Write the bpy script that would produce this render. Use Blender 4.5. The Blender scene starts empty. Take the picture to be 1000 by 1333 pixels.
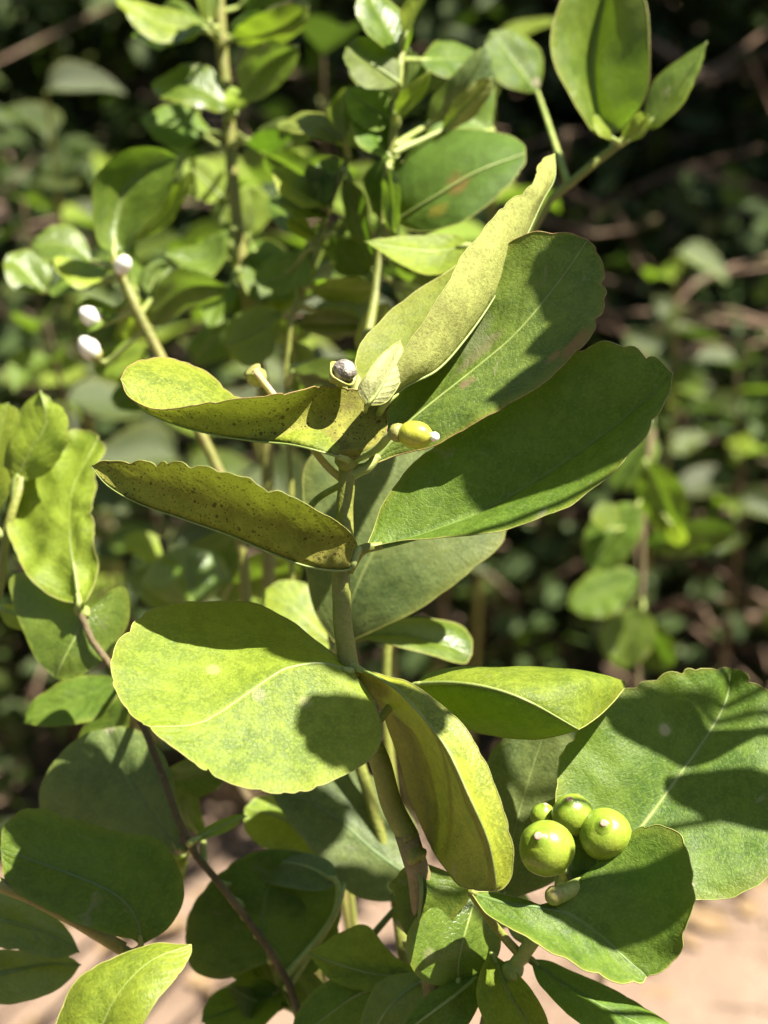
import bpy, math, random
import numpy as np
from mathutils import Vector, noise

random.seed(7)
rng = np.random.default_rng(7)
SC = bpy.context.scene
COL = SC.collection

# ------------------------------------------------------------------ camera
PITCH = math.radians(20)
FD = 0.35                      # focus distance, metres
WID = 0.17                     # width of the frame at the focus distance
FWD = Vector((0, math.cos(PITCH), -math.sin(PITCH)))
UPV = Vector((0, math.sin(PITCH), math.cos(PITCH)))
RGT = Vector((1, 0, 0))
CAMLOC = Vector((0, 0, 0.9)) - FWD * FD
cam = bpy.data.cameras.new('camera')
camo = bpy.data.objects.new('camera', cam)
COL.objects.link(camo)
camo.location = CAMLOC
camo.rotation_euler = (math.pi / 2 - PITCH, 0, 0)
cam.sensor_fit = 'HORIZONTAL'
cam.sensor_width = 24
cam.lens = 12 / ((WID / 2) / FD)
cam.clip_start = 0.01
cam.clip_end = 500
cam.dof.use_dof = True
cam.dof.focus_distance = FD
cam.dof.aperture_fstop = cam.lens / 4.6
SC.camera = camo

# ------------------------------------------------------------------ light
sv = Vector((0.45, 0.80, 0.40)).normalized()          # towards the sun: right, up, back to the viewer
SUN = (RGT * sv.x + UPV * sv.y - FWD * sv.z).normalized()
EL = math.asin(SUN.z)
AZ = math.atan2(SUN.x, SUN.y)
w = bpy.data.worlds.new('World')
SC.world = w
w.use_nodes = True
wn = w.node_tree.nodes
sky = wn.new('ShaderNodeTexSky')
sky.sky_type = 'NISHITA'
sky.sun_disc = False
sky.sun_elevation = EL
sky.sun_rotation = AZ
w.node_tree.links.new(sky.outputs[0], wn['Background'].inputs[0])
wn['Background'].inputs[1].default_value = 0.05
sl = bpy.data.lights.new('sun', 'SUN')
sl.energy = 5.0
sl.angle = math.radians(0.53)
sl.color = (1, 0.95, 0.83)
so = bpy.data.objects.new('sun', sl)
COL.objects.link(so)
so.rotation_euler = (-SUN).to_track_quat('-Z', 'Y').to_euler()
so.location = (3, -3, 6)
SC.view_settings.view_transform = 'Standard'
SC.view_settings.look = 'None'
SC.view_settings.gamma = 1
SC.view_settings.exposure = 1.86
SC.cycles.use_denoising = True
SC.cycles.max_bounces = 8
SC.cycles.transparent_max_bounces = 8


# ------------------------------------------------------------------ helpers
def P(px, py, d=0.0):
    """A point seen at picture position (px, py), d centimetres behind the focus plane."""
    z = FD + d / 100
    k = WID / 1000 * z / FD
    return CAMLOC + FWD * z + RGT * ((px - 500) * k) + UPV * ((666.5 - py) * k)


def spline(pts, n, even=True):
    """Catmull-Rom through pts, n+1 points spaced by arc length."""
    pts = [Vector(p) for p in pts]
    if len(pts) == 2:
        return [pts[0].lerp(pts[1], i / n) for i in range(n + 1)]
    q = [pts[0] * 2 - pts[1]] + pts + [pts[-1] * 2 - pts[-2]]
    out = []
    K = 14
    for i in range(1, len(q) - 2):
        p0, p1, p2, p3 = q[i - 1], q[i], q[i + 1], q[i + 2]
        for k in range(K):
            t = k / K
            out.append(0.5 * (2 * p1 + (p2 - p0) * t + (2 * p0 - 5 * p1 + 4 * p2 - p3) * t * t
                              + (3 * p1 - p0 - 3 * p2 + p3) * t ** 3))
    out.append(pts[-1])
    s = [0]
    for a, b in zip(out, out[1:]):
        s.append(s[-1] + (b - a).length)
    res = []
    j = 0
    for i in range(n + 1):
        target = s[-1] * i / n
        while j < len(s) - 2 and s[j + 1] < target:
            j += 1
        f = (target - s[j]) / max(s[j + 1] - s[j], 1e-9)
        res.append(out[j].lerp(out[j + 1], min(max(f, 0), 1)))
    return res


def mesh_obj(name, verts, faces, mat, parent=None, uvs=None, smooth=True, origin=None):
    """One mesh object; verts are world positions, stored relative to the thing they belong to."""
    o0 = origin if origin is not None else Vector((0, 0, 0))
    if parent is not None:
        o0 = Vector(parent['base'])
    me = bpy.data.meshes.new(name)
    me.from_pydata([tuple(Vector(v) - o0) for v in verts], [], faces)
    if uvs is not None:
        ul = me.uv_layers.new(name='UVMap')
        li = np.empty(len(me.loops), dtype=np.int32)
        me.loops.foreach_get('vertex_index', li)
        ul.data.foreach_set('uv', np.asarray(uvs, dtype=np.float32)[li].ravel())
    if smooth:
        me.polygons.foreach_set('use_smooth', [True] * len(me.polygons))
    me.materials.append(mat)
    ob = bpy.data.objects.new(name, me)
    COL.objects.link(ob)
    if parent is not None:
        ob.parent = parent
        ob['base'] = parent['base']
    else:
        ob.location = o0
        ob['base'] = tuple(o0)
    return ob


def thing(name, loc, label, cat, group=None):
    o = bpy.data.objects.new(name, None)
    o.empty_display_size = 0.02
    COL.objects.link(o)
    o.location = loc
    o['base'] = tuple(loc)
    o['label'] = label
    o['category'] = cat
    if group:
        o['group'] = group
    return o


def tube_data(pts, rad, sides=8, squash=None):
    """Verts and faces of a tapering closed tube."""
    V, F = [], []
    n = len(pts)
    ref = Vector((0.3, 0.2, 1)).normalized()
    t0 = (pts[1] - pts[0]).normalized()
    a = t0.cross(ref)
    if a.length < 1e-3:
        a = t0.cross(Vector((1, 0, 0)))
    a.normalize()
    for i, p in enumerate(pts):
        t = (pts[min(i + 1, n - 1)] - pts[max(i - 1, 0)])
        if t.length < 1e-9:
            t = t0.copy()
        t.normalize()
        a = (a - t * a.dot(t))
        a.normalize()
        b = t.cross(a)
        r = rad(i / (n - 1)) if callable(rad) else rad
        for k in range(sides):
            an = 2 * math.pi * k / sides
            V.append(p + a * (math.cos(an) * r) + b * (math.sin(an) * r))
    for i in range(n - 1):
        for k in range(sides):
            k2 = (k + 1) % sides
            F.append((i * sides + k, i * sides + k2, (i + 1) * sides + k2, (i + 1) * sides + k))
    F.append(tuple(range(sides - 1, -1, -1)))
    F.append(tuple((n - 1) * sides + k for k in range(sides)))
    return V, F


def tube(name, ctrl, rad, mat, parent, n=24, sides=8, wob=0.0):
    pts = spline(ctrl, n)
    if wob:
        pts = [p + noise.noise_vector(p * 90) * wob for p in pts]
    V, F = tube_data(pts, rad, sides)
    return mesh_obj(name, V, F, mat, parent)


# ------------------------------------------------------------------ materials
def newmat(name):
    m = bpy.data.materials.new(name)
    m.use_nodes = True
    nt = m.node_tree
    for nd in list(nt.nodes):
        nt.nodes.remove(nd)
    return m, nt


class G:
    """A tiny node-graph writer."""
    def __init__(self, nt):
        self.nt = nt

    def n(self, typ, **kw):
        nd = self.nt.nodes.new(typ)
        for k, v in kw.items():
            setattr(nd, k, v)
        return nd

    def set(self, sock, v):
        if hasattr(v, 'is_output'):
            self.nt.links.new(v, sock)
        elif isinstance(v, (tuple, list)) and len(v) == 3 and sock.type == 'RGBA':
            sock.default_value = (*v, 1)
        else:
            sock.default_value = v

    def math(self, op, a, b=0.5, c=None, clamp=False):
        nd = self.n('ShaderNodeMath', operation=op, use_clamp=clamp)
        self.set(nd.inputs[0], a)
        self.set(nd.inputs[1], b)
        if c is not None:
            self.set(nd.inputs[2], c)
        return nd.outputs[0]

    def mix(self, f, a, b, blend='MIX'):
        nd = self.n('ShaderNodeMix', data_type='RGBA', blend_type=blend)
        self.set(nd.inputs[0], f)
        self.set(nd.inputs[6], a)
        self.set(nd.inputs[7], b)
        return nd.outputs[2]

    def ramp(self, v, lo, hi, a=0.0, b=1.0):
        nd = self.n('ShaderNodeMapRange', clamp=True, interpolation_type='SMOOTHSTEP')
        self.set(nd.inputs[0], v)
        for i, x in enumerate((lo, hi, a, b)):
            self.set(nd.inputs[i + 1], x)
        return nd.outputs[0]

    def noise(self, co, scale, detail=3, rough=0.55, dist=0.0):
        nd = self.n('ShaderNodeTexNoise')
        if co is not None:
            self.set(nd.inputs['Vector'], co)
        nd.inputs['Scale'].default_value = scale
        nd.inputs['Detail'].default_value = detail
        nd.inputs['Roughness'].default_value = rough
        nd.inputs['Distortion'].default_value = dist
        return nd.outputs[0]


def leaf_material(name, top, under, trans, speck=0.0, rough=0.42, spec=0.45, blotch=0.0, tfac=0.34, veins=1.0, patches=(),
                  yellow=0.25, speck_top=0.0, bump=0.5, uscale=1.0):
    m, nt = newmat(name)
    g = G(nt)
    out = g.n('ShaderNodeOutputMaterial')
    tc = g.n('ShaderNodeTexCoord')
    co = tc.outputs['Object']
    uv = g.n('ShaderNodeSeparateXYZ')
    nt.links.new(tc.outputs['UV'], uv.inputs[0])
    U, V = uv.outputs[0], uv.outputs[1]
    oi = g.n('ShaderNodeObjectInfo')
    rnd = oi.outputs['Random']
    geo = g.n('ShaderNodeNewGeometry')
    back = geo.outputs['Backfacing']
    au = g.math('ABSOLUTE', g.math('SUBTRACT', U, 0.5))               # 0 at the midrib, .5 at the margin
    n1 = g.noise(co, 45 * uscale, 4, 0.6)
    n2 = g.noise(co, 260 * uscale, 3, 0.6)
    n3 = g.noise(co, 1400 * uscale, 2, 0.5)
    # pinnate veins
    warp = g.math('MULTIPLY', g.math('SUBTRACT', n1, 0.5), 1.6)
    ph = g.math('ADD', g.math('SUBTRACT', g.math('MULTIPLY', V, 9.0), g.math('MULTIPLY', au, 5.5)), warp)
    tri = g.math('ABSOLUTE', g.math('SUBTRACT', g.math('FRACT', ph), 0.5))
    vein = g.math('MULTIPLY', g.ramp(tri, 0.0, 0.085, 1.0, 0.0), g.ramp(au, 0.02, 0.42, 1.0, 0.15))
    quilt = g.ramp(tri, 0.0, 0.35, 0.0, 1.0)
    rib = g.ramp(au, 0.004, 0.016, 1.0, 0.0)
    # upper side
    dk = tuple(c * 0.72 for c in top)
    lt = (top[0] * 1.35 + 0.012, top[1] * 1.2, top[2] * 1.1)
    c = g.mix(g.ramp(n1, 0.3, 0.7), dk, lt)
    c = g.mix(g.math('MULTIPLY', g.ramp(n2, 0.42, 0.68), 0.5), c, tuple(x * 1.3 for x in lt))
    c = g.mix(g.math('MULTIPLY', g.ramp(g.noise(co, 420 * uscale, 4, 0.7, 0.5), 0.5, 0.7), 0.45), c, tuple(x * 0.55 for x in dk))
    c = g.mix(g.math('MULTIPLY', g.ramp(n3, 0.48, 0.68), 0.45), c, tuple(x * 1.45 for x in lt))
    dust = g.math('MULTIPLY', g.ramp(g.noise(co, 620 * uscale, 4, 0.75), 0.54, 0.7), g.ramp(g.noise(co, 70 * uscale, 3), 0.4, 0.66))
    c = g.mix(g.math('MULTIPLY', dust, 0.2), c, (0.24, 0.235, 0.16))
    net = g.n('ShaderNodeTexVoronoi', feature='DISTANCE_TO_EDGE')
    net.inputs['Scale'].default_value = 900 * uscale
    nt.links.new(co, net.inputs['Vector'])
    netl = g.ramp(net.outputs['Distance'], 0.0, 0.11, 1.0, 0.0)
    c = g.mix(g.math('MULTIPLY', g.math('MULTIPLY', netl, g.ramp(n1, 0.35, 0.65)), 0.09), c, tuple(x * 1.7 + .01 for x in lt))
    pale = (top[0] * 1.9 + 0.05, top[1] * 1.55 + 0.05, top[2] * 1.6 + 0.015)
    c = g.mix(g.math('MULTIPLY', vein, 0.32 * veins), c, pale)
    c = g.mix(g.math('MULTIPLY', rib, 0.6), c, pale)
    # yellowed towards the margin
    c = g.mix(g.math('MULTIPLY', g.ramp(au, 0.40, 0.5), yellow), c, (0.26, 0.25, 0.035))
    # scars and blotches
    if blotch:
        nb = g.noise(co, 120, 4, 0.65, 0.6)
        c = g.mix(g.math('MULTIPLY', g.ramp(nb, 0.64, 0.72), blotch), c, (0.22, 0.19, 0.13))
        vo = g.n('ShaderNodeTexVoronoi')
        vo.inputs['Scale'].default_value = 95
        nt.links.new(co, vo.inputs['Vector'])
        cell = g.n('ShaderNodeSeparateColor')
        nt.links.new(vo.outputs['Color'], cell.inputs[0])
        spot = g.math('MULTIPLY', g.ramp(vo.outputs['Distance'], 0.10, 0.2, 1.0, 0.0),
                      g.math('GREATER_THAN', cell.outputs[0], 0.86))
        c = g.mix(g.math('MULTIPLY', spot, blotch), c, (0.5, 0.4, 0.3))
    def patch(base, pu, pv, ru, rv, pc, st):
        a = g.math('DIVIDE', g.math('SUBTRACT', U, pu), ru)
        b = g.math('DIVIDE', g.math('SUBTRACT', V, pv), rv)
        r2 = g.math('ADD', g.math('ADD', g.math('MULTIPLY', a, a), g.math('MULTIPLY', b, b)), g.math('MULTIPLY', g.math('SUBTRACT', g.noise(co, 420, 4, 0.7), 0.5), 2.6))
        return g.mix(g.math('MULTIPLY', g.ramp(r2, -0.1, 1.5, 1.0, 0.0), st), base, pc)
    for pt in patches:
        c = patch(c, *pt)
    # lower side
    ul = tuple(x * 1.18 for x in under)
    ud = tuple(x * 0.8 for x in under)
    cu = g.mix(g.ramp(n1, 0.3, 0.7), ud, ul)
    cu = g.mix(g.math('MULTIPLY', g.ramp(n3, 0.46, 0.66), 0.4), cu, tuple(x * 0.6 for x in ud))
    cu = g.mix(g.math('MULTIPLY', g.ramp(n2, 0.42, 0.72), 0.5), cu, tuple(x * 1.25 for x in ul))
    for pt in patches:
        cu = patch(cu, *pt)
    cu = g.mix(g.math('MULTIPLY', vein, 0.3 * veins), cu, tuple(x * 1.35 for x in ul))
    if speck:
        def specks(scale, lo, hi):
            vv = g.n('ShaderNodeTexVoronoi')
            vv.inputs['Scale'].default_value = scale
            vv.inputs['Randomness'].default_value = 1
            nt.links.new(co, vv.inputs['Vector'])
            se = g.n('ShaderNodeSeparateColor')
            nt.links.new(vv.outputs['Color'], se.inputs[0])
            dens = g.ramp(g.math('ADD', g.noise(co, 130, 3, 0.6), g.math('MULTIPLY', au, 0.42)), lo, hi)
            dot = g.math('LESS_THAN', vv.outputs['Distance'], g.math('MULTIPLY', se.outputs[1], 0.36))
            return g.math('MULTIPLY', dot, g.math('LESS_THAN', se.outputs[0], dens))
        s1 = specks(700, 0.36, 0.80)
        s2 = specks(1500, 0.27, 0.62)
        sp = g.math('MAXIMUM', s1, s2)
        rust = g.ramp(g.math('ADD', g.noise(co, 170, 4, 0.7), g.math('MULTIPLY', au, 0.36)), 0.54, 0.76)
        cu = g.mix(g.math('MULTIPLY', rust, 0.55 * speck), cu, (0.085, 0.052, 0.022))
        cu = g.mix(g.math('MULTIPLY', sp, 0.9 * speck), cu, (0.045, 0.026, 0.012))
        if speck_top:
            c = g.mix(g.math('MULTIPLY', sp, speck_top), c, (0.06, 0.035, 0.015))
    col = g.mix(back, c, cu)
    hs = g.n('ShaderNodeHueSaturation')
    nt.links.new(col, hs.inputs['Color'])
    g.set(hs.inputs['Hue'], g.math('ADD', 0.49, g.math('MULTIPLY', rnd, 0.02)))
    g.set(hs.inputs['Value'], g.math('ADD', 0.88, g.math('MULTIPLY', rnd, 0.24)))
    col = hs.outputs[0]
    bs = g.n('ShaderNodeBsdfPrincipled')
    nt.links.new(col, bs.inputs['Base Color'])
    g.set(bs.inputs['Roughness'], g.math('ADD', g.math('MULTIPLY', back, 0.2), g.math('ADD', rough - 0.08, g.math('MULTIPLY', n2, 0.16))))
    g.set(bs.inputs['Specular IOR Level'], g.math('SUBTRACT', spec, g.math('MULTIPLY', back, spec * 0.55)))
    hgt = g.math('ADD', g.math('MULTIPLY', quilt, 0.16 * veins), g.math('ADD', g.math('MULTIPLY', n2, 0.5), g.math('ADD', g.math('MULTIPLY', n3, 0.28), g.math('MULTIPLY', netl, -0.07))))
    bp = g.n('ShaderNodeBump')
    bp.inputs['Strength'].default_value = bump
    bp.inputs['Distance'].default_value = 0.001
    nt.links.new(hgt, bp.inputs['Height'])
    nt.links.new(bp.outputs[0], bs.inputs['Normal'])
    tr = g.n('ShaderNodeBsdfTranslucent')
    tcl = g.mix(g.math('MULTIPLY', vein, 0.5), trans, tuple(x * 0.7 for x in trans))
    if speck:
        tcl = g.mix(g.math('MULTIPLY', sp, 0.6 * speck), tcl, (0.03, 0.02, 0.01))
    nt.links.new(tcl, tr.inputs['Color'])
    nt.links.new(bp.outputs[0], tr.inputs['Normal'])
    mx = g.n('ShaderNodeMixShader')
    mx.inputs[0].default_value = tfac
    nt.links.new(bs.outputs[0], mx.inputs[1])
    nt.links.new(tr.outputs[0], mx.inputs[2])
    nt.links.new(mx.outputs[0], out.inputs['Surface'])
    return m


def skin_material(name, a, b, scale=60, rough=0.5, bump=0.3, spots=None, spotf=0.5, spec=0.4, sss=0.0, fine=900, bdist=0.0006):
    m, nt = newmat(name)
    g = G(nt)
    out = g.n('ShaderNodeOutputMaterial')
    tc = g.n('ShaderNodeTexCoord')
    co = tc.outputs['Object']
    n1 = g.noise(co, scale, 4, 0.6)
    n2 = g.noise(co, fine, 3, 0.6)
    c = g.mix(g.ramp(n1, 0.32, 0.68), a, b)
    c = g.mix(g.math('MULTIPLY', g.ramp(n2, 0.5, 0.75), 0.4), c, tuple(min(1, x * 1.5) for x in b))
    if spots:
        n4 = g.noise(co, scale * 4, 4, 0.7, 0.4)
        c = g.mix(g.math('MULTIPLY', g.ramp(n4, 0.55, 0.68), spotf), c, spots)
    bs = g.n('ShaderNodeBsdfPrincipled')
    nt.links.new(c, bs.inputs['Base Color'])
    bs.inputs['Roughness'].default_value = rough
    bs.inputs['Specular IOR Level'].default_value = spec
    if sss:
        bs.inputs['Subsurface Weight'].default_value = sss
        bs.inputs['Subsurface Radius'].default_value = (0.6, 1.0, 0.25)
        bs.inputs['Subsurface Scale'].default_value = 0.0025
    bp = g.n('ShaderNodeBump')
    bp.inputs['Strength'].default_value = bump
    bp.inputs['Distance'].default_value = bdist
    nt.links.new(g.math('ADD', n2, g.math('MULTIPLY', n1, 0.6)), bp.inputs['Height'])
    nt.links.new(bp.outputs[0], bs.inputs['Normal'])
    nt.links.new(bs.outputs[0], out.inputs['Surface'])
    return m


MT = {}
MT['fresh'] = leaf_material('leaf_fresh', (0.13, 0.205, 0.02), (0.14, 0.195, 0.035), (0.22, 0.38, 0.02), blotch=0.25, tfac=0.33, spec=0.28, rough=0.55, veins=0.8)
MT['lime'] = leaf_material('leaf_lime', (0.145, 0.215, 0.02), (0.155, 0.21, 0.03), (0.28, 0.43, 0.02), blotch=0.15, tfac=0.36, rough=0.48, veins=0.8)
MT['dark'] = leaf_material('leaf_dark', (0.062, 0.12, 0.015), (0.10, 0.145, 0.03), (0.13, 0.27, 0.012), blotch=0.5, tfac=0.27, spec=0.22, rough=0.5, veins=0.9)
MT['scarred'] = leaf_material('leaf_scarred', (0.07, 0.125, 0.02), (0.10, 0.145, 0.03), (0.13, 0.26, 0.012), blotch=0.5, tfac=0.25, rough=0.46, spec=0.28, veins=0.9, yellow=0.35,
                              patches=((.40, .50, .06, .10, (0.2, 0.16, 0.10), .55), (.16, .56, .035, .035, (0.04, 0.025, 0.02), .9), (.56, .40, .04, .03, (0.26, 0.15, 0.10), .5), (.25, .52, .14, .09, (0.17, 0.19, 0.10), .7), (.95, .66, .06, .06, (0.30, 0.15, 0.05), .8), (.88, .60, .03, .03, (0.3, 0.18, 0.06), .8)))
MT['burnt'] = leaf_material('leaf_burnt', (0.06, 0.10, 0.015), (0.07, 0.12, 0.018), (0.16, 0.28, 0.012), tfac=0.4, rough=0.4, veins=0.6, patches=((.55, .5, .12, .09, (0.16, 0.09, 0.03), .85), (.75, .35, .1, .07, (0.25, 0.2, 0.03), .7)))
MT['fold'] = leaf_material('leaf_fold', (0.155, 0.215, 0.02), (0.12, 0.16, 0.02), (0.2, 0.3, 0.015), blotch=0.15, spec=0.3, tfac=0.05, rough=0.48, veins=0.6)
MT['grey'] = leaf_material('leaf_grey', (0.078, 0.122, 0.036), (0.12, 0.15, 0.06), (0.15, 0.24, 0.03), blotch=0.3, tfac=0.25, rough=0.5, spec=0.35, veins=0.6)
MT['speck'] = leaf_material('leaf_speckled', (0.15, 0.21, 0.02), (0.25, 0.25, 0.045), (0.19, 0.24, 0.015), speck=0.85, speck_top=0.25, tfac=0.27, rough=0.55, spec=0.3, yellow=0.5)
MT['pale'] = leaf_material('leaf_pale', (0.10, 0.15, 0.02), (0.30, 0.325, 0.09), (0.2, 0.28, 0.02), speck=0.3, speck_top=0.1, tfac=0.27, rough=0.55, spec=0.3)
MT['tender'] = leaf_material('leaf_tender', (0.3, 0.32, 0.08), (0.42, 0.42, 0.19), (0.35, 0.4, 0.05), speck=0.12, tfac=0.3, rough=0.5, spec=0.3)
MT['gloss'] = leaf_material('leaf_glossy', (0.075, 0.13, 0.018), (0.12, 0.16, 0.035), (0.2, 0.34, 0.02), blotch=0.2, tfac=0.33, rough=0.33, spec=0.6, veins=0.6)
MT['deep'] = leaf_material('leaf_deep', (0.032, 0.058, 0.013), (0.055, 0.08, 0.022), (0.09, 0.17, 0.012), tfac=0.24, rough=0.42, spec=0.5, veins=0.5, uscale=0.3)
MT['margin'] = skin_material('leaf_margin', (0.20, 0.22, 0.045), (0.27, 0.26, 0.07), 200, 0.6, 0.2)
MT['marginbrown'] = skin_material('leaf_margin_rusty', (0.26, 0.22, 0.05), (0.2, 0.12, 0.05), 300, 0.6, 0.2, spots=(0.09, 0.045, 0.02), spotf=0.8)
MT['rib'] = skin_material('leaf_rib', (0.16, 0.21, 0.045), (0.21, 0.25, 0.07), 200, 0.5, 0.2)
MT['ribdark'] = skin_material('leaf_rib_dark', (0.075, 0.125, 0.025), (0.10, 0.15, 0.035), 200, 0.5, 0.2)
MT['stem'] = skin_material('green_stem', (0.15, 0.17, 0.03), (0.21, 0.22, 0.045), 120, 0.5, 0.5, spots=(0.2, 0.14, 0.06), spotf=0.6)
MT['woody'] = skin_material('woody_stem', (0.16, 0.14, 0.05), (0.24, 0.185, 0.085), 90, 0.65, 0.7, spots=(0.3, 0.19, 0.13), spotf=0.6)
MT['yellowstem'] = skin_material('yellow_stem', (0.15, 0.16, 0.03), (0.22, 0.2, 0.05), 60, 0.5, 0.5, spots=(0.16, 0.09, 0.045), spotf=0.8)
MT['bark'] = skin_material('brown_bark', (0.075, 0.06, 0.03), (0.14, 0.105, 0.055), 90, 0.8, 0.8, spots=(0.2, 0.16, 0.12), spotf=0.4, spec=0.2)
MT['trunk'] = skin_material('tree_bark', (0.09, 0.06, 0.042), (0.17, 0.125, 0.09), 18, 0.9, 1.0, spec=0.1, fine=70, bdist=0.01)
MT['twig'] = skin_material('dry_twig', (0.13, 0.085, 0.055), (0.24, 0.17, 0.12), 30, 0.85, 0.5, spec=0.1, fine=200)
MT['fruit'] = skin_material('lime_rind', (0.15, 0.235, 0.02), (0.24, 0.30, 0.03), 110, 0.32, 0.22, spec=0.5, spots=(0.27, 0.3, 0.06), spotf=0.35, sss=0.12, fine=1100)
MT['fruityoung'] = skin_material('young_lime_rind', (0.32, 0.33, 0.03), (0.38, 0.38, 0.045), 120, 0.28, 0.25, spec=0.5, sss=0.25)
MT['style'] = skin_material('style_scar', (0.40, 0.33, 0.12), (0.48, 0.33, 0.2), 500, 0.6, 0.3)
MT['scar'] = skin_material('style_scar_tip', (0.34, 0.20, 0.13), (0.42, 0.27, 0.2), 600, 0.7, 0.3)
MT['calyx'] = skin_material('calyx_skin', (0.22, 0.24, 0.05), (0.33, 0.28, 0.1), 300, 0.5, 0.3)
MT['stalk'] = skin_material('stalk_skin', (0.2, 0.26, 0.06), (0.28, 0.31, 0.09), 200, 0.5, 0.3)
MT['dry'] = skin_material('withered_bud', (0.12, 0.1, 0.08), (0.3, 0.27, 0.23), 420, 0.4, 0.9, spec=0.5)
MT['petal'] = skin_material('white_petal', (0.75, 0.72, 0.64), (0.82, 0.78, 0.72), 200, 0.45, 0.1, sss=0.2)
MT['brownleaf'] = leaf_material('dry_leaf', (0.22, 0.14, 0.075), (0.26, 0.18, 0.10), (0.2, 0.1, 0.03), tfac=0.15, rough=0.7, spec=0.2)


# ------------------------------------------------------------------ leaves
def leaf(parent, M, L, R, mat='fresh', under=False, n=84, m=9, cren=0.8, cup=0.06, wave=0.0006, shift=0.0,
         pet=None, petr=0.0009, margin=None, rib='rib', label=None, ribr=0.0006, seed=None, cstart=0.3, ribside=True):
    """A leaf blade lofted between its midrib M and its two margins L and R (each a list of (px, py, d))."""
    rs = random.Random(seed if seed is not None else int(M[0][0] * 7 + M[-1][1] * 13))
    off = SUN * shift
    Mw = [P(*p) + off for p in M]
    Lw = [Mw[0]] + [P(*p) + off for p in L] + [Mw[-1]]
    Rw = [Mw[0]] + [P(*p) + off for p in R] + [Mw[-1]]
    mid = spline(Mw, n)
    edges = [spline(Lw, n), spline(Rw, n)]

    def scallop(e):
        length = sum((b - a).length for a, b in zip(e, e[1:]))
        k = max(3, int(length / 0.0058))
        cuts = [0]
        for i in range(k):
            cuts.append(cuts[-1] + rs.uniform(0.45, 1.7))
        cuts = [c / cuts[-1] for c in cuts]
        deep = [rs.uniform(0.1, 1.15) if rs.random() < .85 else rs.uniform(1.4, 2.1) for _ in cuts]
        res = []
        j = 0
        for i in range(n + 1):
            t = i / n
            while j < k - 1 and cuts[j + 1] < t:
                j += 1
            f = (t - cuts[j]) / (cuts[j + 1] - cuts[j])
            lobe = 1 - abs(math.sin(math.pi * f)) ** 0.55
            dd = deep[j] if f < 0.5 else deep[min(j + 1, k)]
            fade = min(max((t - cstart) / 0.2, 0), 1) * min(1, (1 - t) / 0.03)
            res.append(lobe * dd * 0.0016 * cren * fade)
        return res
    sc = [scallop(edges[0]), scallop(edges[1])]
    ph = rs.uniform(0, 9)
    V = [mid[0]]
    UVs = [(0.5, 0)]
    rows = []
    edgepts = [[mid[0]], [mid[0]]]
    for i in range(1, n):
        t = i / n
        tang = (mid[i + 1] - mid[i - 1]).normalized()
        row = []
        for s in (0, 1):
            e = edges[s][i]
            d = mid[i] - e
            if d.length > 1e-6:
                ragged = (noise.noise(e * 130 + Vector((ph, 0, 0))) * 0.0011 + noise.noise(e * 420) * 0.0004) * cren * min(1, t * 4, (1 - t) * 8)
                e = e + d.normalized() * min(sc[s][i] + ragged, d.length * 0.6)
            side = e - mid[i]
            nrm = tang.cross(side) if s == 0 else side.cross(tang)
            if nrm.length > 1e-9:
                nrm.normalize()
            half = []
            for j in range(1, m + 1):
                u = j / m
                p = mid[i] + side * u + nrm * (cup * side.length * math.sin(math.pi * u))
                q = p * 55 + Vector((ph, ph, ph))
                p = p + nrm * (wave * (noise.noise(q) * 1.6 + 0.6 * noise.noise(q * 2.7)) * min(1, u * 2) * min(1, t * 6) * min(1, (1 - t) * 8))
                half.append((p, (0.5 - 0.5 * u, t) if s == 0 else (0.5 + 0.5 * u, t)))
            row.append(half)
            edgepts[s].append(half[-1][0])
        idx = []
        for p, q in reversed(row[0]):
            idx.append(len(V)); V.append(p); UVs.append(q)
        idx.append(len(V)); V.append(mid[i]); UVs.append((0.5, t))
        for p, q in row[1]:
            idx.append(len(V)); V.append(p); UVs.append(q)
        rows.append(idx)
    V.append(mid[-1]); UVs.append((0.5, 1))
    edgepts[0].append(mid[-1]); edgepts[1].append(mid[-1])
    F = []
    last = len(V) - 1
    w2 = 2 * m
    for k in range(w2):
        F.append((0, rows[0][k + 1], rows[0][k]))
        F.append((rows[-1][k], rows[-1][k + 1], last))
    for a, b in zip(rows, rows[1:]):
        for k in range(w2):
            F.append((a[k], a[k + 1], b[k + 1], b[k]))
    # which side is towards the viewer
    tot = Vector((0, 0, 0))                      # judged on the R half, so a folded leaf is read by its near half
    for f in F[2 * m + 2:]:
        if UVs[f[0]][0] >= 0.5 and UVs[f[1]][0] >= 0.5:
            tot += (V[f[1]] - V[f[0]]).cross(V[f[2]] - V[f[0]])
    cenR = edges[1][n // 2].lerp(mid[n // 2], 0.5)
    toward = tot.dot(CAMLOC + off - cenR) > 0
    if toward == under:
        F = [tuple(reversed(f)) for f in F]
        tot = -tot
    ob = mesh_obj('leaf', V, F, MT[mat], parent, UVs)
    if label:
        ob['label'] = label
    un = -tot.normalized()                       # the lower side
    rp = [p + un * (ribr * (0.95 if ribside else 0.4) * (1 - 0.7 * i / n)) for i, p in enumerate(mid)]
    Vr, Fr = tube_data(rp[::2], lambda t: ribr * (1 - 0.8 * t) + 0.00008, 6)
    mesh_obj('midrib', Vr, Fr, MT[rib], ob)
    if margin:
        loop = edgepts[0] + edgepts[1][::-1]
        Ve, Fe = tube_data(loop, 0.00014, 4)
        mesh_obj('margin', Ve, Fe, MT[margin], ob)
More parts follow.
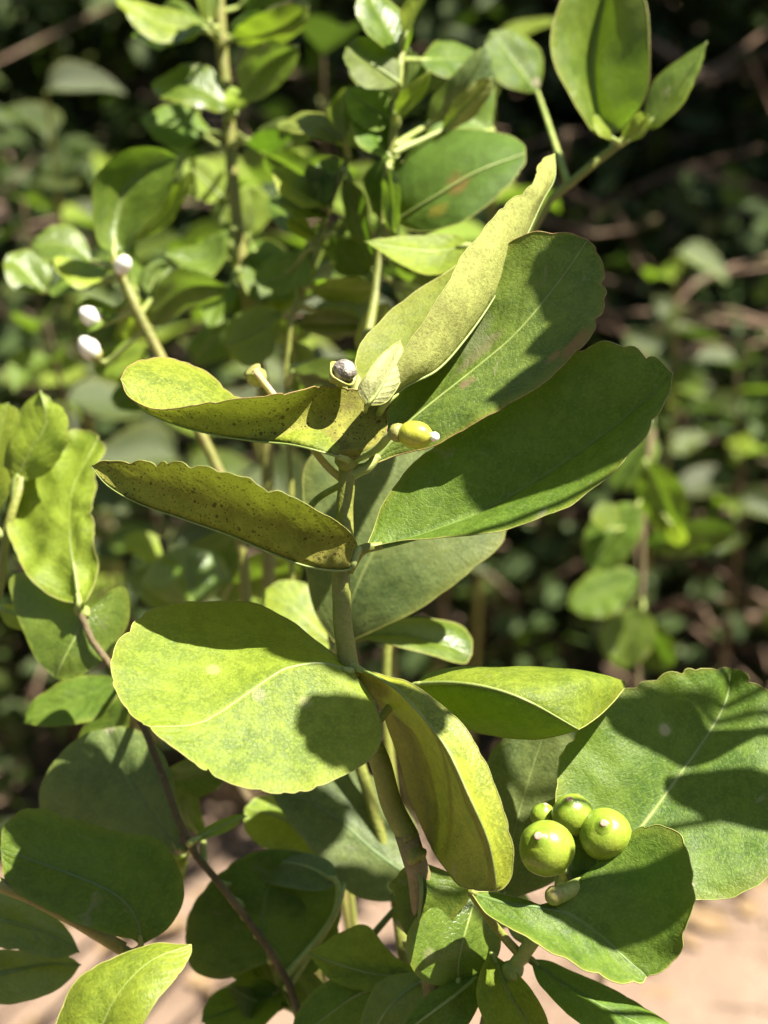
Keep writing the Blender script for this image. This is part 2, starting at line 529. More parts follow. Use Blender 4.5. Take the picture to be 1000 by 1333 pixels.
    if pet:
        a = P(*pet[-1]) + off
        ctrl = [a] + [P(*p) + off for p in pet[-2::-1]] + [mid[0], mid[min(5, n)] + un * ribr * 0.4]
        Vp, Fp = tube_data(spline(ctrl, 16), lambda t: petr * (1.25 - 0.55 * t), 8)
        mesh_obj('petiole', Vp, Fp, MT['stem' if rib == 'ribdark' else 'yellowstem' if rib == 'yellowstem' else 'stalk'], ob)
    return ob


def quick(bx, by, tx, ty, d, wid, mat='gloss', dt=0.0, bend=0.0, tilt=1.0, pet=None, under=False, cup=.08, label=None, wave=.0018):
    """A leaf from (bx, by) to (tx, ty), wid pixels wide, bent sideways, its two margins at different depths."""
    dx, dy = tx - bx, ty - by
    ln = math.hypot(dx, dy)
    nx, ny = -dy / ln, dx / ln
    M, L, R = [], [], []
    for f in (0, .3, .65, 1):
        o = bend * ln * math.sin(math.pi * f)
        M.append((bx + dx * f + nx * o, by + dy * f + ny * o, d + dt * f))
    for f, wf in ((.16, .62), (.42, 1.0), (.7, .9), (.9, .5)):
        o = bend * ln * math.sin(math.pi * f)
        cx, cy, cd = bx + dx * f + nx * o, by + dy * f + ny * o, d + dt * f
        L.append((cx - nx * wid / 2 * wf, cy - ny * wid / 2 * wf, cd - tilt * wf))
        R.append((cx + nx * wid / 2 * wf, cy + ny * wid / 2 * wf, cd + tilt * wf * .6))
    kw = dict(cup=cup, under=under, wave=wave)
    if pet:
        kw['pet'] = pet
    if label:
        kw['label'] = label
    return (M, L, R, mat, kw)


def stem(parent, pts, r0, r1, mat='stem', root=None, n=60, wob=0.0004, name='stem', sides=12):
    """A stem; pts run from the top down, root = the spot in the ground where it ends."""
    ctrl = [P(*p) for p in pts]
    if root is not None:
        last = ctrl[-1]
        ctrl += [last.lerp(Vector(root), 0.35) + Vector((0, 0, -0.08)), Vector(root)]
    return tube(name, ctrl, lambda t: r0 + (r1 - r0) * t, MT[mat], parent, n=n, sides=sides, wob=wob)


def node_knob(parent, p, r, mat='stem', name='node', squash=0.7):
    V, F = ball_data(P(*p), r, 12, 10)
    V = [v + noise.noise_vector(v * 420) * (r * .38) for v in V]
    return mesh_obj(name, V, F, MT[mat], parent)


def ball_data(c, r, nu=12, nv=8, axis=None, prof=None):
    """A surface of revolution about axis; prof gives (height, radius) in units of r."""
    ax = (axis or Vector((0, 0, 1))).normalized()
    a = ax.cross(Vector((0.31, 0.87, 0.2))).normalized()
    b = ax.cross(a)
    if prof is None:
        prof = [(math.cos(math.pi * (1 - k / nv)), math.sin(math.pi * k / nv)) for k in range(nv + 1)]
    V, F = [], []
    for h, q in prof:
        for k in range(nu):
            an = 2 * math.pi * k / nu
            V.append(c + ax * (h * r) + (a * math.cos(an) + b * math.sin(an)) * (max(q, 1e-3) * r))
    for i in range(len(prof) - 1):
        for k in range(nu):
            k2 = (k + 1) % nu
            F.append((i * nu + k, i * nu + k2, (i + 1) * nu + k2, (i + 1) * nu + k))
    F.append(tuple(range(nu - 1, -1, -1)))
    F.append(tuple((len(prof) - 1) * nu + k for k in range(nu)))
    return V, F


def camdir(x, y, z):
    return (RGT * x + UPV * y - FWD * z).normalized()


# ------------------------------------------------------------------ the setting
def ground_material():
    m, nt = newmat('bare_soil')
    g = G(nt)
    out = g.n('ShaderNodeOutputMaterial')
    tc = g.n('ShaderNodeTexCoord')
    co = tc.outputs['Object']
    n1 = g.noise(co, 3.5, 5, 0.6)
    n2 = g.noise(co, 22, 5, 0.65)
    n3 = g.noise(co, 160, 4, 0.6)
    c = g.mix(g.ramp(n1, 0.3, 0.7), (0.205, 0.14, 0.10), (0.27, 0.19, 0.14))
    c = g.mix(g.math('MULTIPLY', g.ramp(n2, 0.5, 0.68), 0.55), c, (0.12, 0.078, 0.055))
    c = g.mix(g.math('MULTIPLY', g.ramp(n3, 0.5, 0.7), 0.4), c, (0.33, 0.25, 0.19))
    bs = g.n('ShaderNodeBsdfPrincipled')
    nt.links.new(c, bs.inputs['Base Color'])
    bs.inputs['Roughness'].default_value = 0.95
    bs.inputs['Specular IOR Level'].default_value = 0.1
    bp = g.n('ShaderNodeBump')
    bp.inputs['Distance'].default_value = 0.02
    bp.inputs['Strength'].default_value = 0.8
    nt.links.new(g.math('ADD', n2, g.math('MULTIPLY', n3, 0.5)), bp.inputs['Height'])
    nt.links.new(bp.outputs[0], bs.inputs['Normal'])
    nt.links.new(bs.outputs[0], out.inputs['Surface'])
    return m


def build_ground():
    xs = np.unique(np.concatenate([np.linspace(-3, 3, 61), np.linspace(-200, 200, 41)]))
    ys = np.unique(np.concatenate([np.linspace(-1, 6, 71), np.linspace(-200, 200, 41)]))
    V = []
    for y in ys:
        for x in xs:
            near = max(0, 1 - max(abs(x) / 3, abs(y - 2.5) / 3.5))
            h = 0.05 * (noise.noise(Vector((x * 1.3, y * 1.3, 0.2)))) + 0.022 * noise.noise(Vector((x * 6, y * 6, 1)))
            V.append((x, y, h * min(1, near * 3) - 0.0))
    nx = len(xs)
    F = [(j * nx + i, j * nx + i + 1, (j + 1) * nx + i + 1, (j + 1) * nx + i) for j in range(len(ys) - 1) for i in range(nx - 1)]
    o = mesh_obj('ground', V, F, ground_material())
    o['kind'] = 'structure'
    o['label'] = 'bare tan soil lit by the sun'
    # dry litter
    N = 5000
    Vl, Fl = leaf_cloud(np.column_stack([rng.uniform(-1.6, 1.8, N), rng.uniform(0.5, 3.6, N), rng.uniform(0.0, 0.03, N)]),
                        rng.uniform(0.02, 0.07, N), flat=0.25)
    o = cloud_obj('leaf_litter', Vl, Fl, MT['brownleaf'])
    o['kind'] = 'stuff'
    o['label'] = 'dry brown leaf litter scattered over the bare soil'
    o['category'] = 'leaf litter'
    return o


def leaf_cloud(cen, size, flat=1.0, droop=0.0, wid=0.5):
    """Many folded leaves (six corners, two quads each): vertex array and face array."""
    N = len(cen)
    d = rng.normal(size=(N, 3))
    d[:, 2] = d[:, 2] * 0.6 * flat - droop
    d /= np.linalg.norm(d, axis=1, keepdims=True)
    up = rng.normal(size=(N, 3)) * 0.75 * flat + np.array([0.15, -0.25, 0.9])
    s = np.cross(d, up)
    s /= np.linalg.norm(s, axis=1, keepdims=True)
    nn = np.cross(s, d)
    L = size[:, None]
    W = L * wid * rng.uniform(0.42, 0.56, N)[:, None]
    lift = W * rng.uniform(-0.05, 0.7, N)[:, None]
    b = cen
    t = cen + d * L - nn * L * rng.uniform(-0.05, 0.25, N)[:, None]
    l1 = cen + d * L * 0.3 + s * W + nn * lift
    l2 = cen + d * L * 0.72 + s * W * 0.9 + nn * lift
    r1 = cen + d * L * 0.3 - s * W + nn * lift
    r2 = cen + d * L * 0.72 - s * W * 0.9 + nn * lift
    V = np.stack([b, t, l1, l2, r1, r2], axis=1).reshape(-1, 3)
    k = np.arange(N)[:, None] * 6
    F = np.concatenate([k + np.array([[0, 1, 3, 2]]), k + np.array([[0, 4, 5, 1]])], axis=1).reshape(-1, 4)
    return V, F


def cloud_obj(name, V, F, mat, parent=None):
    me = bpy.data.meshes.new(name)
    o0 = np.array(parent['base']) if parent is not None else np.zeros(3)
    V = (V - o0).astype(np.float32)
    me.vertices.add(len(V))
    me.vertices.foreach_set('co', V.ravel())
    me.loops.add(len(F) * 4)
    me.loops.foreach_set('vertex_index', F.astype(np.int32).ravel())
    me.polygons.add(len(F))
    me.polygons.foreach_set('loop_start', np.arange(0, len(F) * 4, 4, dtype=np.int32))
    uv = me.uv_layers.new(name='UVMap')
    q = np.tile(np.array([[0.5, 0], [0.5, 1], [0.1, 0.7], [0.1, 0.3], [0.5, 0], [0.9, 0.3], [0.9, 0.7], [0.5, 1]], dtype=np.float32), (len(F) // 2, 1))
    uv.data.foreach_set('uv', q.ravel())
    me.update(calc_edges=True)
    me.validate()
    me.materials.append(mat)
    ob = bpy.data.objects.new(name, me)
    COL.objects.link(ob)
    if parent is not None:
        ob.parent = parent
        ob['base'] = parent['base']
    return ob


LEAFMESH = []


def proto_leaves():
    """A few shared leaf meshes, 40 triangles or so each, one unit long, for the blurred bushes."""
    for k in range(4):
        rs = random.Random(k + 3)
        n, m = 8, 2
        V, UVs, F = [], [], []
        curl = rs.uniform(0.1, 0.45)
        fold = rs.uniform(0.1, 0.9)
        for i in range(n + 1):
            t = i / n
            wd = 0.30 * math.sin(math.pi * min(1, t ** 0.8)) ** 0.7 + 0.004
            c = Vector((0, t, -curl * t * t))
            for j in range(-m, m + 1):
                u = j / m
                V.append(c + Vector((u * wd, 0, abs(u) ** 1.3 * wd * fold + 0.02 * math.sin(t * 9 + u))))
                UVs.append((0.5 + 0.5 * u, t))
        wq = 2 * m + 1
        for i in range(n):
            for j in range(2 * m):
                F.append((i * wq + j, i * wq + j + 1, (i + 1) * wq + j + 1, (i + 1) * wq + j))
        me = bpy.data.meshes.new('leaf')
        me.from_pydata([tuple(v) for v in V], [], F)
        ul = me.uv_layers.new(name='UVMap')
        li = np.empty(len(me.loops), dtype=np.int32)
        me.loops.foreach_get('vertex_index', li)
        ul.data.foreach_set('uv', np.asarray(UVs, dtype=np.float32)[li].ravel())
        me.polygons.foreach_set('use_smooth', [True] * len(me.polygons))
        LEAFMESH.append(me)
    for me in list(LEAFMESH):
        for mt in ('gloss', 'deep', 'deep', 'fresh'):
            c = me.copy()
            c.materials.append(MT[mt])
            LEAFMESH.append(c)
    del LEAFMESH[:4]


def put_leaf(parent, base, direction, up, size, mi):
    y = direction.normalized()
    x = y.cross(up)
    if x.length < 1e-3:
        x = y.cross(Vector((1, 0, 0)))
    x.normalize()
    z = x.cross(y)
    ob = bpy.data.objects.new('leaf', LEAFMESH[mi % len(LEAFMESH)])
    COL.objects.link(ob)
    ob.parent = parent
    from mathutils import Matrix
    mt = Matrix((x, y, z)).transposed().to_4x4()
    ob.matrix_local = Matrix.Translation(base - Vector(parent['base'])) @ mt @ Matrix.Scale(size, 4)
    return ob


def woody(name, loc, height, spread, nlimb, nleaf, leafsize, label, cat, group=None, low=0.25, nobj=0, mat='deep',
          trunk_r=0.03, clump=0.3, seed=0, lean=(0, 0), wid=0.5, ntwig=90):
    """A tree or bush: tapered trunk, limbs that fork, and a crown of separate leaves in clumps."""
    rs = random.Random(seed)
    t = thing(name, Vector(loc), label, cat, group)
    base = Vector(loc)
    top = base + Vector((lean[0], lean[1], height * 0.8))
    tr = spline([base + Vector((0, 0, -0.05)), base + Vector((lean[0] * 0.2 + rs.uniform(-.05, .05) * height, lean[1] * .2, height * 0.3)),
                 base + Vector((lean[0] * 0.6, lean[1] * .6 + rs.uniform(-.05, .05) * height, height * 0.58)), top], 20)
    V, F = tube_data(tr, lambda q: trunk_r * (1 - 0.85 * q), 9)
    mesh_obj('trunk', V, F, MT['trunk'], t)
    cl = []
    for i in range(nlimb):
        f = low + (1 - low) * (i + 0.5) / nlimb * 0.95
        p0 = tr[int(f * 20)]
        an = i * 2.4 + rs.uniform(-.5, .5)
        ln = spread * rs.uniform(0.55, 1.05) * (1.1 - 0.45 * f)
        p1 = p0 + Vector((math.cos(an) * ln, math.sin(an) * ln, ln * rs.uniform(0.0, 0.6)))
        pm = p0.lerp(p1, 0.5) + Vector((rs.uniform(-.1, .1), rs.uniform(-.1, .1), rs.uniform(-.05, .12))) * ln
        pts = spline([p0, pm, p1], 10)
        V, F = tube_data(pts, lambda q: trunk_r * 0.42 * (1 - 0.8 * q) + 0.002, 6)
        mesh_obj('limb', V, F, MT['trunk'], t)
        for q in (0.55, 0.8, 1.0):
            cl.append((pts[int(q * 10)] + Vector((rs.uniform(-.3, .3), rs.uniform(-.3, .3), rs.uniform(-.2, .3))) * clump, clump * rs.uniform(0.6, 1.15)))
    cl.append((top, clump * 1.1))
    cc = np.array([tuple(c) for c, r in cl])
    cr = np.array([r for c, r in cl])
    pick = rng.integers(0, len(cl), nleaf)
    dv = rng.normal(size=(nleaf, 3))
    dv /= np.linalg.norm(dv, axis=1, keepdims=True)
    rad = rng.uniform(0.15, 1, nleaf) ** 0.6
    pos = cc[pick] + dv * (cr[pick] * rad)[:, None] * np.array([1, 1, 0.8])
    pos[:, 2] = np.maximum(pos[:, 2], 0.06)
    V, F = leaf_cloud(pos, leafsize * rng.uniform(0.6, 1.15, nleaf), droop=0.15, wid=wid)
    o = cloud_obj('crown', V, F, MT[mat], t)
    o['kind'] = 'stuff'
    Vt, Ft = [], []
    for _ in range(int(ntwig)):
        c, r = rs.choice(cl)
        a = c + Vector((rs.gauss(0, .5), rs.gauss(0, .5), rs.gauss(0, .5))) * r
        b = a + Vector((rs.gauss(0, 1), rs.gauss(0, .6), rs.gauss(.1, .6))) * r * 0.9
        v, f = tube_data(spline([a, a.lerp(b, .5) + Vector((rs.gauss(0, .1), rs.gauss(0, .1), rs.gauss(0, .1))) * r, b], 5), lambda q: trunk_r * 0.09 * (1 - .6 * q) + 0.0012, 4)
        Ft += [tuple(i + len(Vt) for i in q) for q in f]
        Vt += v
    if Vt:
        o = mesh_obj('twig_tangle', Vt, Ft, MT['twig'], t)
        o['kind'] = 'stuff'
    # the leaves on the side towards the viewer that show largest, one by one
    vis = []
    for c, r in cl:
        for _ in range(8):
            v = Vector((rs.gauss(0, 1), rs.gauss(0, 1) - 0.9, rs.gauss(0, 1) + 0.2)).normalized()
            vis.append(c + v * r * rs.uniform(0.85, 1.08))
    rs.shuffle(vis)
    vis = [p for p in vis if p.z > 0.08][:nobj]
    for i, p in enumerate(vis):
        put_leaf(t, p, Vector((rs.gauss(0, .7), rs.gauss(-0.3, .6), rs.gauss(0.05, .6))), Vector((rs.gauss(0, .5), rs.gauss(-0.3, .5), 1)), leafsize * rs.uniform(0.8, 1.25), rs.randrange(99))
    return t


proto_leaves()
build_ground()

# tall trees behind, whose crowns shade the thicket
GT = 'unseen trees added around the viewer to block skylight'
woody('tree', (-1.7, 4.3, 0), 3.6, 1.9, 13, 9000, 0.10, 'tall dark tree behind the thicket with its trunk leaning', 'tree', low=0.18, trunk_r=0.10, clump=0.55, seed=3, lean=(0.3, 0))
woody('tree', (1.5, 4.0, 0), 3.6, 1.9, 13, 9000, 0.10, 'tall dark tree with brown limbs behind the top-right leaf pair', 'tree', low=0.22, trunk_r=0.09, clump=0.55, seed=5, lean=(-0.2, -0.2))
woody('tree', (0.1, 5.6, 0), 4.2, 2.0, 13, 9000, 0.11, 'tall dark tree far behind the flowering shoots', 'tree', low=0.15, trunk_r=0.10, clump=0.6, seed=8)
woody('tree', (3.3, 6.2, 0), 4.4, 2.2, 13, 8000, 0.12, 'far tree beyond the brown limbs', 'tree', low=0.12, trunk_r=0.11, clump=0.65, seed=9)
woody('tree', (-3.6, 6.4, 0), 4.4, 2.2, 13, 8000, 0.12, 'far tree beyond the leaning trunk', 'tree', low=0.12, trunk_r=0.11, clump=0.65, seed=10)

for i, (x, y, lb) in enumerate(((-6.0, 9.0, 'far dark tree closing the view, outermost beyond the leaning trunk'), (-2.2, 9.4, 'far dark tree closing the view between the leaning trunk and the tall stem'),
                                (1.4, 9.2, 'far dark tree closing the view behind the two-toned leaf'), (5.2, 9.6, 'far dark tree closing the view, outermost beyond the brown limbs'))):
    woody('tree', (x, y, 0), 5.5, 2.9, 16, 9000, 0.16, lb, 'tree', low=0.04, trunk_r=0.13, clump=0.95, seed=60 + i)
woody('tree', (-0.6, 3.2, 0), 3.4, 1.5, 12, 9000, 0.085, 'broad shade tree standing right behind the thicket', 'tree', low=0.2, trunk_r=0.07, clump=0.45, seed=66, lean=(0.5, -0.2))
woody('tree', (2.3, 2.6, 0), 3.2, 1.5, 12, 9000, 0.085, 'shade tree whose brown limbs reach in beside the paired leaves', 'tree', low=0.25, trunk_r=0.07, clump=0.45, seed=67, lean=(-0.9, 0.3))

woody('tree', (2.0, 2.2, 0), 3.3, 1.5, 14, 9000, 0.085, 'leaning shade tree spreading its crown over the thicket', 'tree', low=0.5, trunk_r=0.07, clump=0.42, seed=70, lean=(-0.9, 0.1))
for i, (x, y, lb) in enumerate(((-2.3, 0.4, 'unseen tree added to block skylight, beside the low yellow-stemmed shoot'), (-1.2, -2.2, 'unseen tree added to block skylight, behind the viewer on the shady side'), (1.0, -2.6, 'unseen tree added to block skylight, straight behind the viewer'),
                                (2.7, -0.7, 'unseen tree added to block skylight, behind the viewer on the sunny side'))):
    woody('tree', (x, y, 0), 3.5, 1.35, 13, 5000, 0.10, lb, 'tree', GT, low=0.12, trunk_r=0.08, clump=0.5, seed=80 + i)  # out-of-view trees added to hold back sky fill and deepen the shadows

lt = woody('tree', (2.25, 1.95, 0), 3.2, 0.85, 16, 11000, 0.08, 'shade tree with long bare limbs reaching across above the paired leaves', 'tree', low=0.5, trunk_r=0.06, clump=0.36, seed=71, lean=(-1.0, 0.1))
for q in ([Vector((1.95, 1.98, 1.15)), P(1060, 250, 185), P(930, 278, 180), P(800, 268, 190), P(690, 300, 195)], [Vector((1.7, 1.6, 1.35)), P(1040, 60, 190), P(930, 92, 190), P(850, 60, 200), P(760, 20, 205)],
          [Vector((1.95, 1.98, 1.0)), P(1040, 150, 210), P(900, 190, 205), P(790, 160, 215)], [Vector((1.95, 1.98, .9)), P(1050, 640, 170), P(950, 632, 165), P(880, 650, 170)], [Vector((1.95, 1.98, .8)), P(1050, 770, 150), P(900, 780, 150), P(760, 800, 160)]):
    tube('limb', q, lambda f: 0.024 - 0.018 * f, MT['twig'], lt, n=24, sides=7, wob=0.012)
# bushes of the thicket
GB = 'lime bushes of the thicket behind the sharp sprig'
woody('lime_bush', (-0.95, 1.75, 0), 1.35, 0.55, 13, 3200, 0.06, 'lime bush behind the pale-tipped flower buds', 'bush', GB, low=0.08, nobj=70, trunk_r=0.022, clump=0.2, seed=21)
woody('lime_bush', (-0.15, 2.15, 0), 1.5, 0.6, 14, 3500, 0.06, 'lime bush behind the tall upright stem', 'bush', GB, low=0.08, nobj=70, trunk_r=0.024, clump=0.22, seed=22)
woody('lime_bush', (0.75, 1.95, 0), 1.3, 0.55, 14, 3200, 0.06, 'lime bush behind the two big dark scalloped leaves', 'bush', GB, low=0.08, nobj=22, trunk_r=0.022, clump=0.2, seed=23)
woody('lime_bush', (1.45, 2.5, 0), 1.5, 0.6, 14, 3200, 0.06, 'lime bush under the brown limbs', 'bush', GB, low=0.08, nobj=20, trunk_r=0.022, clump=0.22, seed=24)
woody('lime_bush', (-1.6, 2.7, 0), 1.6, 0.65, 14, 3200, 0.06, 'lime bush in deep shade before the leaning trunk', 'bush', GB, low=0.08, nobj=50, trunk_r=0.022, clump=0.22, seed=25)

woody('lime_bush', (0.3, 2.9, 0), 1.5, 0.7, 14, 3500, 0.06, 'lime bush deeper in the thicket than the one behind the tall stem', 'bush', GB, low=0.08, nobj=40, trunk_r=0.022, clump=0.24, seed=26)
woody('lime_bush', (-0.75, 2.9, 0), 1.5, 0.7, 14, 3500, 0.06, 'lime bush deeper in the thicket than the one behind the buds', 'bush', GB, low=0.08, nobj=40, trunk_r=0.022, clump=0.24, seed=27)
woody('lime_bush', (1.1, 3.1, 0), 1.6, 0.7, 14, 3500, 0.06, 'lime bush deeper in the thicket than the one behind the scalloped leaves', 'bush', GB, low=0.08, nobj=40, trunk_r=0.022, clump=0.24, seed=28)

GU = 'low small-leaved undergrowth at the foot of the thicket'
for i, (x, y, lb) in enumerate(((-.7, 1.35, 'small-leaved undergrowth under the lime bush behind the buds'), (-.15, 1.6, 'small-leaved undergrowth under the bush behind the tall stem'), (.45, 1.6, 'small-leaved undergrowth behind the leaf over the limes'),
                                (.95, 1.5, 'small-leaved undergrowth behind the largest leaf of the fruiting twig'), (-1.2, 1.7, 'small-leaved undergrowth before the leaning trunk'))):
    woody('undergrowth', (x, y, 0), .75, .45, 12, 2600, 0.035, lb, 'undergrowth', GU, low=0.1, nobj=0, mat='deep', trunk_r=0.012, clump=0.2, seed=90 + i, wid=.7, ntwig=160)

# ------------------------------------------------------------------ the sharp sprig
sp = thing('lime_sprig', P(590, 1560, 1), 'sharp upright lime sprig with broad scalloped leaves on a green stem', 'sprig')
stem(sp, [(452, 592, 0.0), (451, 640, 0.1), (448, 700, 0.2), (445, 765, 0.2), (448, 830, 0.2), (460, 890, 0.4), (482, 960, 0.9), (508, 1035, 1.2), (532, 1092, 1.2)], 0.0019, 0.0026, 'stem', n=80, wob=0.0009)
stem(sp, [(528, 1083, 1.2), (538, 1104, 1.2), (552, 1180, 1.6), (566, 1300, 2.0), (590, 1500, 2.5)], 0.0027, 0.0038, 'woody', root=(0.02, 0.03, -0.03), n=80, wob=0.0009, name='woody_stem')
for q in ((452, 600, -.05), (452, 718, .15), (455, 872, .3), (541, 1112, 1.2)):
    node_knob(sp, q, 0.0024, 'stem')

# folded speckled leaf pointing away to the side, highest of the pair
leaf(sp, [(452, 598, -.3), (425, 590, -.8), (380, 579, -.7), (330, 574, -.4), (280, 566, -.3), (232, 554, -.2), (186, 533, 0), (157, 494, .4)],
     [(470, 575, .8), (450, 545, 1.6), (400, 532, 2.2), (340, 522, 2.5), (302, 512, 2.5), (272, 488, 2.4), (234, 470, 2.2), (196, 466, 1.8), (168, 476, 1.0)],
     [(488, 585, -.3), (504, 556, 0), (498, 526, .2), (466, 507, .3), (420, 503, -.2), (375, 511, -1.2), (320, 517, -1.2), (262, 526, -.8), (205, 532, -.3), (168, 515, .1)],
     'speck', under=True, cren=0.75, cup=-0.1, margin='marginbrown', ribr=.00022, rib='rib', pet=[(452, 602, 0), (452, 606, 0)], label='folded yellow-green leaf freckled brown with its upper face showing at the tip', cstart=.15)
# second speckled leaf below
leaf(sp, [(466, 716, -.1), (455, 741, -.3), (405, 738, -.6), (356, 721, -.7), (300, 697, -.7), (240, 676, -.6), (180, 655, -.3), (140, 632, 0), (119, 607, .3)],
     [(458, 716, .9), (440, 700, 1.6), (390, 672, 2.2), (330, 650, 2.4), (260, 632, 2.1), (190, 618, 1.4), (150, 612, .8)],
     [(463, 704, -.2), (452, 690, -.6), (420, 668, -1.2), (380, 646, -1.6), (338, 634, -1.7), (320, 620, -1.7), (262, 606, -1.4), (204, 598, -.8), (160, 599, -.2), (136, 599, .1)],
     'speck', under=True, cren=0.7, cup=-0.14, margin='margin', ribr=.00022, rib='rib', pet=[(468, 718, 0), (455, 722, .2)], label='olive freckled leaf folded shut, seen from its lower face', cstart=.12)
# broad bright leaf
leaf(sp, [(458, 874, -.1), (420, 863, -.3), (380, 868, -.5), (356, 879, -.7), (288, 926, -1.4), (252, 943, -1.8), (196, 946, -2.2)],
     [(432, 849, .6), (400, 824, 1.1), (370, 803, 1.4), (330, 787, 1.5), (290, 783, 1.4), (230, 786, 1.0), (187, 800, .4), (160, 824, -.3), (146, 850, -.9), (146, 882, -1.4), (162, 918, -1.8), (182, 940, -2.1)],
     [(478, 900, -.3), (492, 930, -.7), (498, 958, -1.0), (485, 985, -1.4), (455, 1008, -1.7), (415, 1026, -2.0), (368, 1033, -2.3), (318, 1025, -2.5), (270, 1005, -2.5), (228, 978, -2.4), (200, 953, -2.3)],
     'fresh', cren=0.5, cup=0.03, wave=0.0008, margin='margin', pet=[(456, 872, .2)], label='broad bright green leaf with dark leaf shadows across it', cstart=.35, ribr=.0005, n=110, m=12)
# small pale leaf at the top
leaf(sp, [(478, 528, -1.6), (494, 505, -1.4), (510, 475, -1.0), (521, 443, -.6)],
     [(466, 508, -1.9), (478, 486, -1.9), (497, 460, -1.4)], [(504, 522, -1.1), (524, 492, -.7), (529, 464, -.6)],
     'tender', under=True, cren=0.2, cup=0.1, margin='margin', n=40, m=6, ribr=.0003, pet=[(474, 545, 1.0), (462, 590, .8), (453, 606, .1)], petr=.0005, label='tiny pale yellow leaf catching the sun')
# long leaf folded like a blade
leaf(sp, [(500, 528, -.6), (527, 503, -.4), (568, 482, -.1), (604, 443, .5), (640, 392, 1.2), (664, 345, 1.8), (686, 305, 2.3), (706, 262, 2.9), (722, 232, 3.3), (722, 200, 3.7)],
     [(470, 490, .9), (466, 464, 1.6), (486, 430, 2.3), (520, 394, 2.9), (560, 366, 3.3), (610, 330, 3.8), (660, 285, 4.0), (700, 235, 3.8)],
     [(508, 495, -.9), (526, 456, -.8), (548, 424, -.6), (572, 383, -.2), (598, 338, .4), (628, 298, 1.1), (664, 259, 1.9), (688, 238, 2.4), (704, 209, 3.3)],
     'pale', under=True, cren=0.55, cup=-0.16, margin='margin', ribr=.00025, wave=.001, pet=[(490, 545, .3), (456, 600, 0)], label='pale leaf folded lengthwise like an upright blade', cstart=.5, n=110)
# two big dark leaves
leaf(sp, [(480, 607, .1), (510, 572, .2), (540, 542, .3), (620, 478, .6), (672, 433, .7), (725, 370, .8), (765, 312, .9)],
     [(488, 570, .8), (520, 510, 1.3), (560, 445, 1.6), (605, 380, 1.7), (650, 325, 1.5), (690, 305, 1.2), (735, 302, 1.0)],
     [(520, 592, .2), (570, 577, -.1), (622, 550, -.3), (672, 519, -.3), (722, 482, -.2), (760, 449, 0), (782, 412, .3), (790, 380, .5), (786, 348, .7), (778, 325, .8)],
     'scarred', cren=0.7, cup=-0.04, wave=.0009, margin='marginbrown', rib='rib', pet=[(468, 612, .1), (455, 618, .1)], petr=.0013, label='big dark green leaf with a rusty margin and a scarred patch', cstart=.55, ribr=.0005, n=110, m=12)
leaf(sp, [(476, 714, 0), (545, 697, .2), (640, 660, .4), (730, 605, .4), (800, 555, .3), (850, 512, .0), (876, 486, -.2)],
     [(486, 690, .3), (500, 655, .5), (530, 612, .6), (580, 570, .6), (640, 525, .6), (710, 480, .6), (765, 452, .6), (800, 447, .4), (845, 460, .1)],
     [(530, 702, -.3), (570, 699, -.5), (620, 696, -.7), (665, 688, -.8), (712, 670, -.9), (760, 645, -.9), (810, 607, -.8), (848, 562, -.6), (868, 523, -.4)],
     'dark', cren=0.75, cup=0.05, wave=.0007, margin='margin', rib='ribdark', pet=[(465, 722, .1), (452, 742, .2)], petr=.0013, label='big dark green leaf with a scalloped tip, lowest of the upper pair', cstart=.6, ribr=.0005, n=110, m=12)
# ridge-folded leaf under the broad one
leaf(sp, [(460, 868, .1), (490, 880, -.6), (524, 904, -1.2), (577, 967, -2.0), (611, 1037, -2.4), (636, 1095, -2.4), (646, 1150, -2.0), (644, 1160, -1.8)],
     [(472, 890, .6), (490, 915, 1.4), (516, 980, 2.2), (534, 1040, 2.2), (556, 1095, 1.6), (594, 1147, 0), (620, 1158, -1.0)],
     [(500, 878, -.4), (530, 886, -.8), (562, 905, -1.1), (608, 950, -1.5), (646, 1025, -1.8), (668, 1092, -1.9), (668, 1135, -1.8), (656, 1156, -1.8)],
     'fold', cren=0.25, cup=0.07, margin='margin', ribr=.0003, pet=[(456, 866, .2)], label='yellow-green leaf folded to a ridge, one half lit and one half dark', ribside=False)
# leaf over the limes
leaf(sp, [(538, 892, 1.0), (590, 890, .1), (640, 897, -.4), (690, 915, -.6), (753, 950, -.3)],
     [(560, 882, 1.8), (610, 876, 2.2), (700, 875, 2.4), (770, 879, 2.2), (816, 886, 1.8), (795, 918, 1.0), (770, 940, .2)],
     [(560, 912, 1.1), (600, 946, 1.1), (640, 960, .9), (680, 964, .6), (720, 960, .2)],
     'fresh', under=False, cren=0.25, cup=0.1, margin='margin', pet=[(520, 905, 1.2), (480, 955, 1)], label='green leaf with a pointed drooping near half above the limes', ribside=False)

